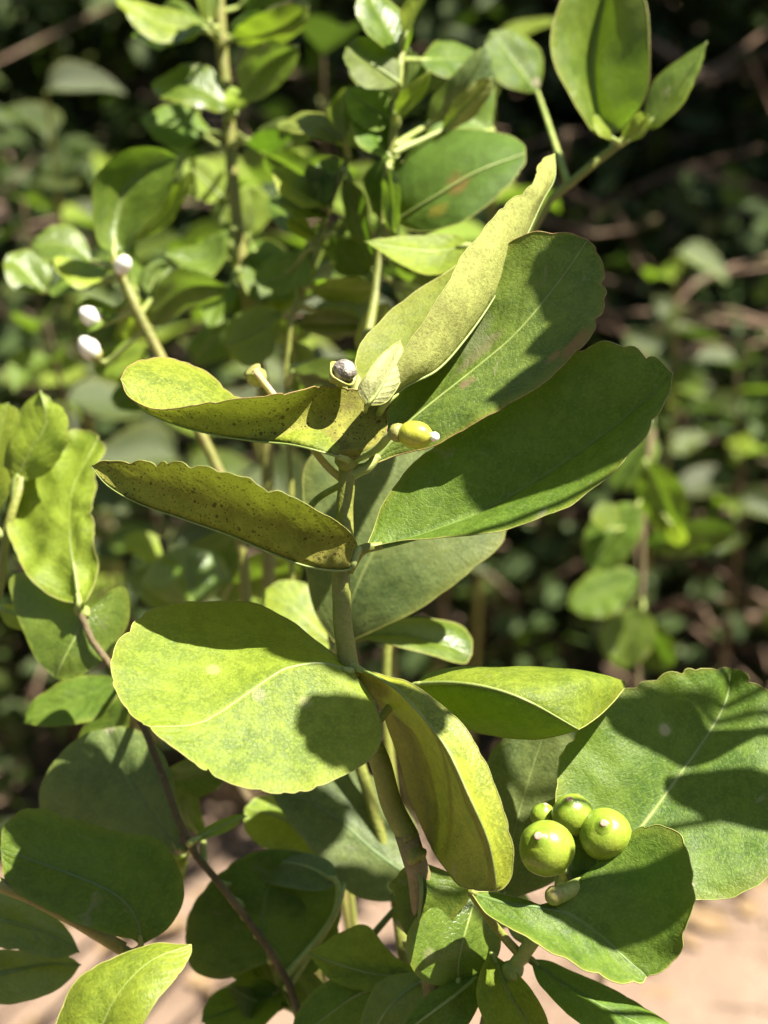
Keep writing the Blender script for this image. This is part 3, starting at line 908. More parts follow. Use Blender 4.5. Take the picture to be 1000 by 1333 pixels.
# ------------------------------------------------------------------ the fruiting twig
ft = thing('fruiting_twig', P(640, 1600, 2), 'short twig carrying a cluster of green limes and wide leaves', 'twig')
stem(ft, [(728, 1168, .4), (712, 1192, .9), (696, 1225, 1.3), (668, 1262, 1.6), (640, 1310, 2.0), (620, 1400, 2.4), (600, 1560, 3)], 0.0017, 0.0026, 'stalk', root=(0.03, 0.035, -0.03), n=70)
node_knob(ft, (668, 1262, 1.6), .0026, 'stalk')
node_knob(ft, (727, 1168, .4), .0024, 'calyx')
leaf(ft, [(748, 1170, 0.55), (790, 1120, 1.0), (835, 1076, 1.4), (882, 1012, 1.97), (922, 955, 2.48), (945, 912, 2.87), (952, 870, 3.25)],
     [(732, 1120, 0.4), (724, 1060, 0.94), (728, 1000, 1.48), (745, 955, 1.88), (780, 921, 2.19), (825, 892, 2.45), (880, 874, 2.61), (925, 868, 2.67)],
     [(780, 1165, 0.24), (840, 1172, 0.18), (908, 1172, 0.18), (960, 1165, 0.24), (1010, 1140, 0.47), (1052, 1080, 1.01), (1058, 1000, 1.73), (1030, 930, 2.36), (990, 890, 2.72), (968, 875, 2.85)],
     'dark', cren=0.9, cup=0.05, wave=.0012, margin='margin', rib='rib', pet=[(735, 1180, 1.1), (714, 1190, .9)], label='largest leaf of the twig, broad and dark with a pale midrib', cstart=.35, ribr=.0007, n=120, m=12, ribside=False)
leaf(ft, [(655, 1175, 3.4), (668, 1090, 3.8), (690, 1010, 4.0), (712, 945, 4.0)], [(636, 1120, 3.4), (628, 1040, 3.5), (640, 980, 3.7), (668, 950, 3.9)],
     [(730, 1140, 3.6), (756, 1060, 3.8), (756, 990, 3.9), (740, 955, 4.0)], 'grey', cren=.2, cup=.05, pet=[(670, 1215, 2.4), (694, 1228, 1.4)], label='pale blurred leaf behind the limes')
leaf(ft, [(612, 1161, -.2), (660, 1175, -.5), (700, 1180, -.6), (740, 1190, -.5), (790, 1226, -.5), (842, 1271, -.8)],
     [(645, 1161, -.1), (684, 1167, 0), (722, 1174, .1), (753, 1163, .2), (782, 1127, .3), (808, 1095, .3), (838, 1075, .1), (860, 1077, -.1), (886, 1089, -.4), (900, 1123, -.8), (903, 1168, -1.1), (892, 1213, -1.2), (884, 1246, -1.0), (860, 1266, -.9)],
     [(640, 1192, -.9), (694, 1221, -1.4), (738, 1245, -1.6), (776, 1270, -1.5), (812, 1281, -1.2), (834, 1282, -1.0)],
     'dark', cren=0.8, cup=-0.05, wave=.0012, margin='margin', rib='ribdark', pet=[(622, 1176, .5), (652, 1215, 1.3), (680, 1246, 1.5)], label='dark crinkled leaf in front of the limes with a wavy rim', cstart=.35, n=120, m=12)
leaf(ft, [(690, 1248, 1.8), (730, 1278, 1.6), (790, 1312, 1.3), (860, 1345, 1.0), (900, 1362, .9)], [(716, 1250, 2.4), (760, 1270, 2.4), (820, 1300, 2.0), (872, 1334, 1.5)],
     [(706, 1285, 1.2), (750, 1330, .8), (810, 1362, .6), (868, 1370, .7)], 'dark', cren=.3, cup=.1, rib='ribdark', pet=[(680, 1252, 1.7), (672, 1258, 1.6)], label='narrow trough-shaped leaf under the crinkled leaf')
leaf(ft, [(640, 1240, 1.8), (660, 1290, 1.4), (690, 1340, 1.2), (700, 1380, 1.2)], [(626, 1262, 1.0), (620, 1300, .6), (640, 1350, .6), (672, 1380, .9)],
     [(668, 1262, 1.4), (700, 1300, 1.0), (722, 1350, 1.0), (715, 1378, 1.1)], 'fresh', cren=.2, cup=.08, pet=[(645, 1262, 2), (655, 1284, 1.9)], n=50, m=6, label='sunlit wavy leaf hanging below the node')


def lime(c, r, ax, label, calyx, pts, nip=0.26, mat='fruit', group='limes in the cluster of four', young=False):
    cw = P(*c)
    axis = camdir(*ax)
    t = thing('lime', cw, label, 'lime', group)
    prof = []
    for k in range(25):
        a = math.pi * (1 - k / 24)
        h, q = math.cos(a), math.sin(a)
        if h > 0:
            h = h * 1.02
        prof.append((h, q * (1 if h < .3 else 1 - 0.05 * (h - .3))))
    V, F = ball_data(cw, r, 32, 24, axis, prof)
    V = [v + (v - cw).normalized() * (r * (0.05 * noise.noise(v * 190) + 0.02 * noise.noise(v * 520))) for v in V]
    mesh_obj('rind', V, F, MT[mat], t)
    nb = cw + axis * r * 0.9
    V, F = ball_data(nb, r, 16, 8, axis, [(-.14, nip * 2.05), (-.04, nip * 1.72), (.03, nip * 1.4), (.08, nip * 1.12), (.13, nip * .9), (.17, nip * .76), (.195, nip * .6)])
    nip_o = mesh_obj('nipple', V, F, MT[mat], t)
    V, F = ball_data(nb + axis * r * 0.185, r, 12, 6, axis, [(0, nip * .62), (.03, nip * .6), (.05, nip * .45), (.04, nip * .2)])
    mesh_obj('style_scar', V, F, MT['scar'], nip_o)
    if calyx:
        V, F = ball_data(cw - axis * r * 0.99, r, 14, 6, axis, [(-.16, .16), (-.1, .3), (.0, .44), (.07, .42), (.08, .2)])
        mesh_obj('calyx', V, F, MT['calyx'], t)
    ctrl = [cw - axis * r * 0.95] + [P(*p) for p in pts]
    tube('stalk', ctrl, lambda q: 0.0011 + 0.0004 * q, MT['stalk'], t, n=14)
    return t


lime((712, 1104, -.55), 0.0061, (-.36, .55, .76), 'largest round green lime, lowest of the cluster of four', True, [(735, 1138, .6), (728, 1166, .5)])
lime((788, 1086, .35), 0.0058, (-.16, .55, .82), 'ribbed green lime beside the crinkled leaf, with a pinkish scar facing out', True, [(776, 1128, 1.0), (752, 1150, .8), (728, 1167, .5)])
lime((745, 1060, .7), 0.0046, (-.2, .78, .58), 'middle-sized green lime between two bigger ones, brown tip upward', True, [(748, 1115, 1.2), (742, 1145, .9), (729, 1167, .5)])
lime((707, 1062, 1.2), 0.0029, (.15, .9, .4), 'smallest green lime half hidden at the back of the cluster', False, [(722, 1110, 1.4), (730, 1140, 1.0), (728, 1167, .5)], nip=.3)
cs = thing('cut_stalk', P(735, 1162, .3), 'stubby pale stalk left at the foot of the lime cluster', 'stalk')
V, F = tube_data(spline([P(790, 1128, 1.4), P(765, 1146, .5), P(740, 1160, -.2), P(722, 1166, -.6)], 10), lambda q: .0013 + .0008 * q, 10)
mesh_obj('stalk', V, F, MT['stalk'], cs)
V, F = ball_data(P(722, 1166, -.6), .0022, 12, 8)
mesh_obj('stub', V, F, MT['calyx'], cs)

# young fruit and dead bud at the top of the sprig
t = thing('young_lime', P(541, 566, -1.3), 'tiny oval yellow-green lime at the top of the stem', 'lime')
c = P(541, 566, -1.3)
ax = camdir(.9, -.12, .35)
V, F = ball_data(c, .0030, 24, 18, ax, [(-1.25, .35), (-1.05, .62), (-.8, .82), (-.45, .97), (0, 1), (.4, .95), (.8, .78), (1.05, .55), (1.22, .34), (1.34, .3)])
rind = mesh_obj('rind', V, F, MT['fruityoung'], t)
V, F = ball_data(c + ax * .0043, .0011, 12, 8, ax)
mesh_obj('style_scar', V, F, MT['petal'], rind)
V, F = ball_data(c - ax * .0042, .0019, 14, 8, ax, [(-.9, .4), (-.6, .9), (0, 1.1), (.5, 1.05), (.6, .6)])
mesh_obj('calyx', V, F, MT['calyx'], t)
tube('stalk', [c - ax * .005, P(506, 568, -1.1), P(490, 585, -.6), P(455, 602, 0)], .0009, MT['stalk'], t, n=12)
t = thing('withered_bud', P(449, 482, -.4), 'grey withered bud in a pale yellow cup above the folded leaf', 'bud')
c = P(449, 482, -.4)
ax = camdir(.35, .35, .8)
V, F = ball_data(c, .0026, 20, 14, ax)
V = [v + noise.noise_vector(v * 500) * .0005 for v in V]
mesh_obj('bud_head', V, F, MT['dry'], t)
ax2 = camdir(.5, .55, .55)
V, F = ball_data(c - ax2 * .0013, .0033, 20, 8, ax2, [(-.7, .35), (-.5, .7), (-.1, .98), (.15, 1.05), (.2, .95), (.0, .8)])
V = [v + noise.noise_vector(v * 350) * .0006 for v in V]
mesh_obj('cup', V, F, MT['calyx'], t)
tube('stalk', [c - ax2 * .003, P(450, 515, 1.0), P(455, 560, 1.0), P(452, 602, 0.1)], .0010, MT['stalk'], t, n=12)
t = thing('flower_stub', P(345, 500, 1.2), 'pale bare flower stalk poking up behind the folded leaf', 'flower stalk')
V, F = ball_data(P(334, 490, 2.8), .0026, 14, 10, camdir(-.4, .6, .4), [(-1.1, .3), (-.6, .8), (0, 1), (.5, .75), (.8, .9), (.85, .5)])
mesh_obj('cup', V, F, MT['calyx'], t)
tube('stalk', [P(332, 482, 2.6), P(345, 500, 2.5), P(372, 535, 2.4), P(420, 600, 1.6), P(450, 628, .1)], .0009, MT['style'], t, n=14)
t = thing('side_stalk', P(395, 655, .6), 'thin pale stalk with a pinkish end beside the stem', 'stalk')
tube('stalk', [P(398, 668, 1.0), P(415, 648, .9), P(446, 630, .2)], .0008, MT['stalk'], t, n=10)
V, F = ball_data(P(394, 666, 1.0), .0016, 12, 8)
mesh_obj('bud_head', V, F, MT['style'], t)

# ------------------------------------------------------------------ small leaves crowded at the foot
fo = thing('foot_shoot', P(560, 1620, 3), 'dense shoot of small cupped leaves crowding below the ridge-folded leaf', 'shoot')
stem(fo, [(590, 1180, 3.0), (592, 1230, 2.6), (588, 1290, 2.8), (578, 1400, 3), (560, 1560, 3.4)], 0.0012, 0.0024, 'bark', root=(0.012, 0.04, -0.03), n=40)
leaf(fo, [(545, 1120, 1.4), (550, 1160, .9), (545, 1200, .9), (540, 1225, 1.2)], [(518, 1135, 2.0), (514, 1175, 2.0), (525, 1212, 1.7)], [(585, 1135, 1.5), (612, 1162, 1.4), (590, 1195, 1.4), (560, 1220, 1.3)], 'dark', cren=.2, cup=.14, n=44, m=6, pet=[(544, 1116, 1.3), (541, 1112, 1.2)], label='small cupped leaf right under the node')
leaf(fo, [(596, 1284, 1.5), (600, 1240, 1.3), (612, 1195, 1.5), (622, 1160, 1.9)], [(552, 1278, .9), (530, 1240, .6), (540, 1195, .9), (582, 1164, 1.5)], [(622, 1276, 1.7), (652, 1242, 2.0), (654, 1195, 2.2), (638, 1166, 2.1)], 'gloss', cren=.3, cup=-.03, n=50, m=6, pet=[(590, 1290, 2), (588, 1296, 2.8)], label='rounded glossy leaf with one lit half')
leaf(fo, [(632, 1262, 2.0), (600, 1290, 1.2), (560, 1320, .8), (520, 1350, .8)], [(605, 1266, 1.6), (560, 1290, 1.2), (535, 1318, 1.0)], [(632, 1290, 1.5), (610, 1335, 1.0), (560, 1365, .7)], 'dark', cren=.2, cup=.08, n=44, m=6, pet=[(610, 1280, 2.4), (588, 1290, 2.8)], label='dark leaf with a wavy rim at the very foot')
leaf(fo, [(560, 1275, 2.4), (530, 1290, 2.2), (500, 1320, 2.0), (480, 1360, 2)], [(530, 1266, 2.6), (490, 1280, 2.6), (468, 1330, 2.4)], [(556, 1300, 2), (540, 1345, 1.8), (505, 1370, 1.9)], 'gloss', cren=.2, n=40, m=6, pet=[(575, 1272, 2.6), (591, 1262, 2.7)])
leaf(fo, [(580, 1275, 3.5), (480, 1290, 4.0), (430, 1320, 4.2), (380, 1360, 4.4)], [(500, 1262, 4.3), (430, 1275, 4.6), (385, 1320, 4.8)], [(560, 1310, 3.5), (490, 1350, 3.8), (430, 1380, 4)], 'dark', cren=.2, n=40, m=6, pet=[(588, 1280, 2.9)])
leaf(fo, [(585, 1270, 3.4), (500, 1270, 4.0), (440, 1255, 4.2), (400, 1240, 4.3)], [(520, 1250, 4.2), (478, 1205, 4.4), (440, 1215, 4.6), (415, 1232, 4.5)], [(540, 1290, 3.6), (480, 1292, 3.8), (430, 1275, 4)], 'fresh', cren=.2, n=40, m=6, pet=[(590, 1266, 2.8)])

# ------------------------------------------------------------------ shoot with dark leaves under the broad leaf
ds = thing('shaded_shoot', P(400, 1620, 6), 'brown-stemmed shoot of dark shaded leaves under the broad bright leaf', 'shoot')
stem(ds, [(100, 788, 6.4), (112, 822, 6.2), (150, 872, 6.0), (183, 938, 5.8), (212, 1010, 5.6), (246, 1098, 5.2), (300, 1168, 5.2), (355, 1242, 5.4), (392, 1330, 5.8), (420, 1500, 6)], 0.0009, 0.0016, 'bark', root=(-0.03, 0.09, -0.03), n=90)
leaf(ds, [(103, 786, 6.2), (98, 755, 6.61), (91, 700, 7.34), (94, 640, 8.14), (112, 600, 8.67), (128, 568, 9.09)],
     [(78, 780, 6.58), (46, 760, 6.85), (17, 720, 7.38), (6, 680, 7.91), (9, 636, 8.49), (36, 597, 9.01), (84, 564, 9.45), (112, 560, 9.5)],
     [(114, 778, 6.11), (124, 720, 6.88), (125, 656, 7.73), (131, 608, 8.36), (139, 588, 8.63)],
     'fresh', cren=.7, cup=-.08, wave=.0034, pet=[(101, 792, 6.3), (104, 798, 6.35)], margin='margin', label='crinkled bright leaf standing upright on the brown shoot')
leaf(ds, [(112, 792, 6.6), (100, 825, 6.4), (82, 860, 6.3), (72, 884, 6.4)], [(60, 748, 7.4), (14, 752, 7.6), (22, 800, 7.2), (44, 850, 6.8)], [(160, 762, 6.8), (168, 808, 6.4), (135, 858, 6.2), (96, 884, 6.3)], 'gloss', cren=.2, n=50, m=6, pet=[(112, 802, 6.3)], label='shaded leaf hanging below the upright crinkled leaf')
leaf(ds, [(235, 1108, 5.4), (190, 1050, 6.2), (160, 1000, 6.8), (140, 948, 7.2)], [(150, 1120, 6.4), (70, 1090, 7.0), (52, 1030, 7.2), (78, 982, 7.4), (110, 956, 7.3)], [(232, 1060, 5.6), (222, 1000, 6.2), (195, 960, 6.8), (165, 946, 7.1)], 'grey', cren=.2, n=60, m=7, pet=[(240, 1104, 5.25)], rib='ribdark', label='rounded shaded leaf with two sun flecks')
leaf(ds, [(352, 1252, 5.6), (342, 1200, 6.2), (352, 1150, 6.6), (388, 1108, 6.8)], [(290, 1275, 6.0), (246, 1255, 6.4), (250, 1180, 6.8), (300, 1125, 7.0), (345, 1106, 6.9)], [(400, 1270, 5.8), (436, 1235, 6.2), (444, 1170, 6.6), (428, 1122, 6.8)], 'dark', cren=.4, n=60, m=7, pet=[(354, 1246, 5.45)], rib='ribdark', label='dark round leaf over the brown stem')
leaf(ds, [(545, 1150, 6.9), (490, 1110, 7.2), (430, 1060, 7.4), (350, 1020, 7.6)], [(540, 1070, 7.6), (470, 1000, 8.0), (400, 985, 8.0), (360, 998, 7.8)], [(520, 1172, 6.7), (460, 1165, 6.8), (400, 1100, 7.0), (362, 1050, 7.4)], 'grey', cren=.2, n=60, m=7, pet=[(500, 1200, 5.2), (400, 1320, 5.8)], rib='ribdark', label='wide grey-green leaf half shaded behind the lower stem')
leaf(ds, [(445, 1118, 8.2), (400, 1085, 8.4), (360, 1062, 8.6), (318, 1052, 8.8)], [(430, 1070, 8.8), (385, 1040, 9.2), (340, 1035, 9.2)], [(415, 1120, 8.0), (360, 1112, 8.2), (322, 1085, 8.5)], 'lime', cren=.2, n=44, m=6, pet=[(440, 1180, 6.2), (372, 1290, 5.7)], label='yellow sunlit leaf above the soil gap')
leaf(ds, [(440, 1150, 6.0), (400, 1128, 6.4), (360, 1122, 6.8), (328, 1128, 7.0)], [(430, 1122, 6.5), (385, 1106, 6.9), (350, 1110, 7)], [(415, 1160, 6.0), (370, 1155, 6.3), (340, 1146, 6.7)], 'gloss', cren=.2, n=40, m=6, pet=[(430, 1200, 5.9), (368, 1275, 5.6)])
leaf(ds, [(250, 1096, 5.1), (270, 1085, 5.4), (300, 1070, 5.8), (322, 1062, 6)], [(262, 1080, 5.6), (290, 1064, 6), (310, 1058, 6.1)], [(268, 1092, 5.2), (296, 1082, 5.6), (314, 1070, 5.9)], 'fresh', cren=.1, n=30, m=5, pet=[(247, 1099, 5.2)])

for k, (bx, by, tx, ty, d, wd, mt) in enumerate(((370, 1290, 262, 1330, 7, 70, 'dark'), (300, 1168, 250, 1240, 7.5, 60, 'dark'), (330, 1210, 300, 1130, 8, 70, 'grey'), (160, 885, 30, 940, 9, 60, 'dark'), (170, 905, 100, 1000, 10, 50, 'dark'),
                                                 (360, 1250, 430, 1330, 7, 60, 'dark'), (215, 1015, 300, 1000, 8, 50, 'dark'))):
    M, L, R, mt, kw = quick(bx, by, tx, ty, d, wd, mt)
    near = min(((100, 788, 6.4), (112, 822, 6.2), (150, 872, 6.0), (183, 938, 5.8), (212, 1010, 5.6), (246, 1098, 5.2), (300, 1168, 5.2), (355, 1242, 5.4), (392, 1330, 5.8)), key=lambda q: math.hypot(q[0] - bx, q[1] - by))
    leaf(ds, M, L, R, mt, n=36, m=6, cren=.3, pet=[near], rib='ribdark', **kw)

# ------------------------------------------------------------------ shoot low at the side with a yellow stem
ys = thing('yellow_stemmed_shoot', P(60, 1620, 4), 'low shoot on a thick yellow-green stem beside the shaded leaves', 'shoot')
stem(ys, [(160, 1236, 3.0), (120, 1210, 2.9), (60, 1178, 2.8), (-10, 1146, 2.9), (-80, 1150, 3.2), (-130, 1240, 3.6), (-140, 1420, 4)], 0.0017, 0.0026, 'yellowstem', root=(-0.12, 0.06, -0.03), n=70)
leaf(ys, [(183, 1232, 2.6), (178, 1200, 2.5), (150, 1165, 2.5), (86, 1136, 2.7), (0, 1106, 3.0)], [(222, 1205, 2.6), (240, 1165, 2.8), (232, 1125, 3.0), (205, 1092, 3.2), (160, 1084, 3.3), (100, 1066, 3.4), (40, 1052, 3.4), (6, 1072, 3.2)],
     [(170, 1222, 2.5), (126, 1212, 2.2), (60, 1184, 2.4), (10, 1150, 2.7)], 'dark', cren=.3, n=70, m=7, pet=[(172, 1240, 3.0), (160, 1235, 3.0)], rib='ribdark', label='dark leaf lying over the yellow stem')
leaf(ys, [(120, 1370, -2.6), (150, 1300, -2.4), (195, 1252, -2.0), (249, 1230, -1.6)], [(70, 1360, -2.2), (95, 1285, -1.6), (150, 1246, -1.3), (205, 1226, -1.3)], [(165, 1362, -3.0), (200, 1310, -2.8), (232, 1270, -2.3), (248, 1242, -1.8)], 'lime', cren=.35, cup=.1, n=60, m=7, margin='margin', pet=[(100, 1420, -1.6), (-20, 1500, 1), (-134, 1470, 4)], label='bright pointed leaf at the very bottom of the low shoot')
leaf(ys, [(-40, 1278, 4.6), (10, 1266, 4.6), (60, 1256, 4.8), (106, 1256, 5)], [(-10, 1240, 5.0), (40, 1236, 5.2), (85, 1244, 5.2)], [(-10, 1305, 4.3), (30, 1305, 4.3), (80, 1285, 4.6)], 'gloss', cren=.2, n=40, m=6, pet=[(-90, 1300, 4.2), (-132, 1320, 3.8)])
leaf(ys, [(-40, 1190, 4.4), (10, 1200, 4.4), (60, 1215, 4.6), (104, 1240, 4.8)], [(-10, 1158, 4.8), (40, 1172, 5.0), (85, 1205, 5)], [(-20, 1225, 4.2), (30, 1240, 4.2), (75, 1248, 4.5)], 'gloss', cren=.2, n=40, m=6, pet=[(-80, 1210, 3.9), (-126, 1230, 3.6)])
# ------------------------------------------------------------------ more shoots at the side
ls = thing('curled_shoot', P(-60, 1620, 8), 'shoot of yellow-green curled leaves behind the crinkled bright leaf', 'shoot')
stem(ls, [(30, 620, 8.2), (10, 680, 8.4), (0, 760, 8.6), (-30, 900, 8.8), (-60, 1100, 9), (-80, 1500, 9)], 0.0012, 0.0022, 'stem', root=(-0.12, 0.12, -0.03), n=60)
leaf(ls, [(18, 630, 8.2), (40, 585, 8.0), (60, 550, 8.0), (52, 508, 8.4)], [(0, 600, 8.8), (18, 550, 9.0), (38, 515, 8.8)], [(60, 615, 7.8), (90, 575, 7.6), (86, 540, 7.8), (70, 520, 8.2)], 'lime', cren=.7, cup=.1, wave=.0016, n=50, m=6, pet=[(18, 660, 8.35)])
leaf(ls, [(-10, 680, 8.4), (-8, 620, 8.6), (0, 570, 8.8), (10, 524, 9)], [(-40, 650, 8.8), (-40, 590, 9), (-20, 535, 9)], [(14, 640, 8.2), (32, 590, 8.4), (28, 540, 8.8)], 'lime', cren=.3, n=40, m=6, pet=[(4, 700, 8.45)])
leaf(ls, [(-4, 790, 8.6), (20, 800, 8.4), (40, 808, 8.4), (70, 812, 8.5)], [(10, 788, 8.9), (40, 792, 8.9)], [(10, 815, 8.3), (45, 822, 8.3)], 'lime', cren=.1, n=30, m=5, pet=[(-5, 792, 8.65)])


# ------------------------------------------------------------------ blurred shoots behind
def simple_shoot(name, pts, r0, r1, leaves, label, mat='stem', root=None, group=None, cat='shoot'):
    b = P(*pts[-1])
    t = thing(name, b if root is None else Vector(root), label, cat, group)
    stem(t, pts, r0, r1, mat, root=root, n=60)
    for lf in leaves:
        M, L, R, m = lf[:4]
        kw = lf[4] if len(lf) > 4 else {}
        kw.setdefault('n', 40)
        kw.setdefault('m', 6)
        kw.setdefault('cren', .45)
        leaf(t, M, L, R, m, **kw)
    return t


# tall upright stem
D = 19
us = simple_shoot('upright_shoot', [(280, -60, D), (287, 40, D), (297, 140, D), (303, 230, D), (312, 320, D), (328, 430, D), (345, 520, D), (350, 700, D), (355, 900, D), (430, 1100, D), (470, 1300, D), (480, 1600, D)],
             0.0020, 0.0032, [
    quick(300, 140, 196, 108, D - 1, 62, 'gloss', bend=.12, pet=[(301, 148, D)]),
    quick(306, 150, 302, 112, D - 2, 30, 'lime', bend=.2, pet=[(299, 156, D)]),
    quick(312, 132, 388, 60, D - 1.5, 66, 'gloss', bend=-.12, pet=[(299, 150, D)], tilt=1.6),
    quick(300, 52, 402, 8, D - 1, 50, 'lime', bend=.1, pet=[(289, 62, D)]),
    quick(268, 40, 150, -4, D - 1, 50, 'lime', bend=-.1, pet=[(288, 56, D)]),
    quick(275, 34, 262, -40, D - 2, 26, 'gloss', pet=[(287, 50, D)]),
    quick(302, 300, 214, 330, D - 2, 46, 'gloss', bend=-.28, pet=[(309, 296, D)], label='drooping leaf on the tall stem'),
    quick(322, 310, 322, 240, D + 2, 60, 'lime', pet=[(310, 305, D)], under=True),
    quick(290, 260, 240, 210, D + 3, 50, 'lime', pet=[(305, 250, D)], under=True),
    quick(250, 165, 238, 110, D + 4, 40, 'dark', pet=[(300, 200, D)]),
    quick(340, 440, 300, 372, D + 1, 40, 'dark', pet=[(330, 436, D)]),
    quick(335, 470, 300, 455, D - 1, 30, 'lime', pet=[(337, 474, D)]),
], 'tall upright lime stem, lit in bands, with glossy leaves', 'yellowstem', root=(0.0, 0.26, -0.03))

# shoot with the cupped shiny leaf
D = 14
fs = simple_shoot('flowering_shoot', [(150, 338, D), (163, 372, D), (185, 415, D), (212, 470, D), (250, 540, D), (310, 680, D), (330, 860, D), (390, 1040, D), (420, 1300, D), (440, 1600, D)],
             0.0016, 0.0028, [
    ([(148, 330, D), (150, 290, D + .5), (165, 245, D + .6), (205, 215, D + .4), (232, 205, D)], [(126, 315, D - .6), (121, 270, D - 1), (128, 225, D - 1), (165, 195, D - .4), (205, 192, 14)],
     [(165, 320, D + .2), (190, 295, D - .6), (215, 265, D - 1.2), (226, 235, D - 1)], 'gloss', dict(cup=-.1, pet=[(150, 340, D)], label='cupped shiny leaf with a bright highlight')),
    quick(172, 312, 252, 222, D + .8, 36, 'lime', bend=.08, pet=[(155, 345, D)]),
    quick(140, 350, 70, 335, D + .5, 44, 'lime', bend=-.25, pet=[(152, 348, D)]),
    quick(120, 340, 40, 320, D + 3, 50, 'gloss', bend=.15, pet=[(150, 345, D)]),
    quick(135, 365, 62, 380, D + 2, 34, 'gloss', bend=.1, pet=[(156, 356, D)]),
    quick(196, 425, 296, 372, D + 2, 0.1 + 60, 'gloss', bend=-.2, pet=[(192, 428, D)], label='rounded shiny leaf bent over like a spoon'),
    quick(60, 380, 10, 330, D + 5, 60, 'gloss', pet=[(158, 362, D)]),
], 'yellow-green shoot with a cupped shiny leaf above white buds', 'yellowstem', root=(-0.02, 0.2, -0.03))


def bud(px, py, d, r, ax, label, stalk, group='white flower buds on the shoot'):
    t = thing('flower_bud', P(px, py, d), label, 'flower bud', group)
    c = P(px, py, d)
    a = camdir(*ax)
    V, F = ball_data(c, r, 16, 10, a, [(-1.3, .35), (-1, .7), (-.4, 1), (.3, 1), (.9, .75), (1.3, .35), (1.4, .1)])
    mesh_obj('petals', V, F, MT['petal'], t)
    V, F = ball_data(c - a * r * 1.1, r, 12, 6, a, [(-.5, .3), (-.2, .7), (.2, .85), (.3, .6)])
    mesh_obj('calyx', V, F, MT['calyx'], t)
    tube('stalk', [c - a * r * 1.4] + [P(*q) for q in stalk], .0008, MT['stalk'], t, n=12)


bud(118, 412, 14, .0028, (-.6, .4, .3), 'oval white bud, upper one of the two beside the yellow-green stem', [(140, 420, 14.5), (178, 402, 14)])
bud(116, 453, 14, .003, (-.4, .5, .3), 'white bud with a yellow base, lower one beside the yellow-green stem', [(140, 470, 14.5), (190, 428, 14)])
bud(160, 345, 13.4, .0026, (.3, .4, .5), 'small white bud at the fork under the cupped shiny leaf', [(157, 358, 13.9)])

# crowded shoots in the middle
D = 11
bk = simple_shoot('backlit_shoot', [(522, 60, D), (516, 130, D), (508, 200, D + .3), (498, 300, D + .5), (486, 400, D), (462, 520, 9), (440, 640, 8), (430, 800, 7.5), (470, 1000, 7.5), (520, 1200, 7.5), (540, 1600, 7.5)],
             0.0013, 0.0028, [
    ([(516, 290, D), (560, 262, D - .8), (620, 225, D - 1), (684, 200, D - .6)], [(512, 240, D + .6), (535, 195, D + 1), (590, 168, D + 1), (650, 174, D + .4), (680, 186, D)],
     [(545, 300, D - 1), (600, 290, D - 1.6), (655, 250, D - 1.4), (682, 215, D - .9)], 'burnt', dict(under=True, cren=.3, margin='margin', pet=[(500, 292, D + .4)], cup=.1, n=60, label='broad backlit leaf with a brown blotch')),
    ([(612, 318, D - 2), (570, 326, D - 2), (520, 322, D - 2.4), (474, 314, D - 2.6)], [(590, 305, D - 1.6), (530, 306, D - 2)], [(600, 345, D - 2.6), (560, 358, D - 2.9), (510, 338, D - 2.8)], 'fresh', dict(pet=[(600, 330, D - 1), (496, 330, D + .4)])),
    quick(520, 110, 450, 60, D - .5, 70, 'gloss', pet=[(517, 120, D)], under=True),
    quick(512, 160, 450, 120, D + .5, 60, 'fresh', pet=[(513, 165, D)], under=True),
    quick(514, 150, 560, 90, D - .5, 24, 'lime', pet=[(513, 160, D)]),
    quick(508, 205, 470, 140, D + .2, 46, 'dark', pet=[(508, 210, D + .3)]),
    quick(505, 215, 515, 305, D - .6, 26, 'gloss', pet=[(508, 212, D + .3)]),
    quick(524, 70, 470, -20, D, 50, 'gloss', pet=[(522, 74, D)]),
    quick(526, 50, 560, -30, D - .4, 22, 'lime', pet=[(522, 66, D)]),
    quick(560, 160, 632, 60, D + 2, 56, 'grey', bend=.1, pet=[(512, 190, D + .2)]),
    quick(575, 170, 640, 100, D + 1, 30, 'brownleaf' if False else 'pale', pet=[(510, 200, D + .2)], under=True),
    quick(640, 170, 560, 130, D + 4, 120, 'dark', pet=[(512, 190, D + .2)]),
], 'crowded shoot with a broad backlit leaf behind the upright blade leaf', 'stem', root=(0.01, 0.12, -0.03))
# greyish leaf, a yellow one and a curled one behind the sharp stem
leaf(bk, [(436, 842, 10), (405, 812, 10.3), (375, 787, 10.6), (338, 772, 11)], [(436, 800, 10.8), (410, 768, 11.2), (370, 756, 11.3)], [(415, 846, 9.8), (378, 826, 10), (348, 804, 10.4)],
     'lime', cren=.2, n=40, m=6, pet=[(436, 850, 9), (432, 856, 7.5)], label='small yellow-lit leaf behind the broad bright leaf')
leaf(bk, [(440, 842, 7.0), (462, 770, 6.6), (500, 690, 6.6), (535, 620, 6.8), (560, 570, 7.0)],
     [(412, 800, 6.8), (398, 730, 6.8), (394, 660, 7.0), (400, 600, 7.2), (450, 565, 7.2)],
     [(500, 815, 6.3), (555, 787, 6.1), (612, 744, 6.1), (656, 701, 6.3), (655, 640, 6.6), (610, 580, 6.9)],
     'grey', cren=0.3, cup=0.04, margin='margin', rib='rib', n=60, m=8, pet=[(432, 850, 7.4)], label='grey-green leaf lit behind the sharp stem')
leaf(bk, [(448, 834, 7.2), (510, 826, 7.2), (565, 836, 7.4), (614, 852, 7.6)],
     [(490, 812, 7.8), (545, 804, 8.2), (595, 812, 8.4), (614, 830, 8)], [(500, 838, 6.6), (548, 848, 6.6), (588, 862, 7.0), (606, 864, 7.4)],
     'gloss', under=False, cren=0.2, cup=0.12, margin='margin', n=50, m=6, pet=[(432, 846, 7.4)], label='curled leaf with a rolled pale rim behind the sharp stem')
D = 13
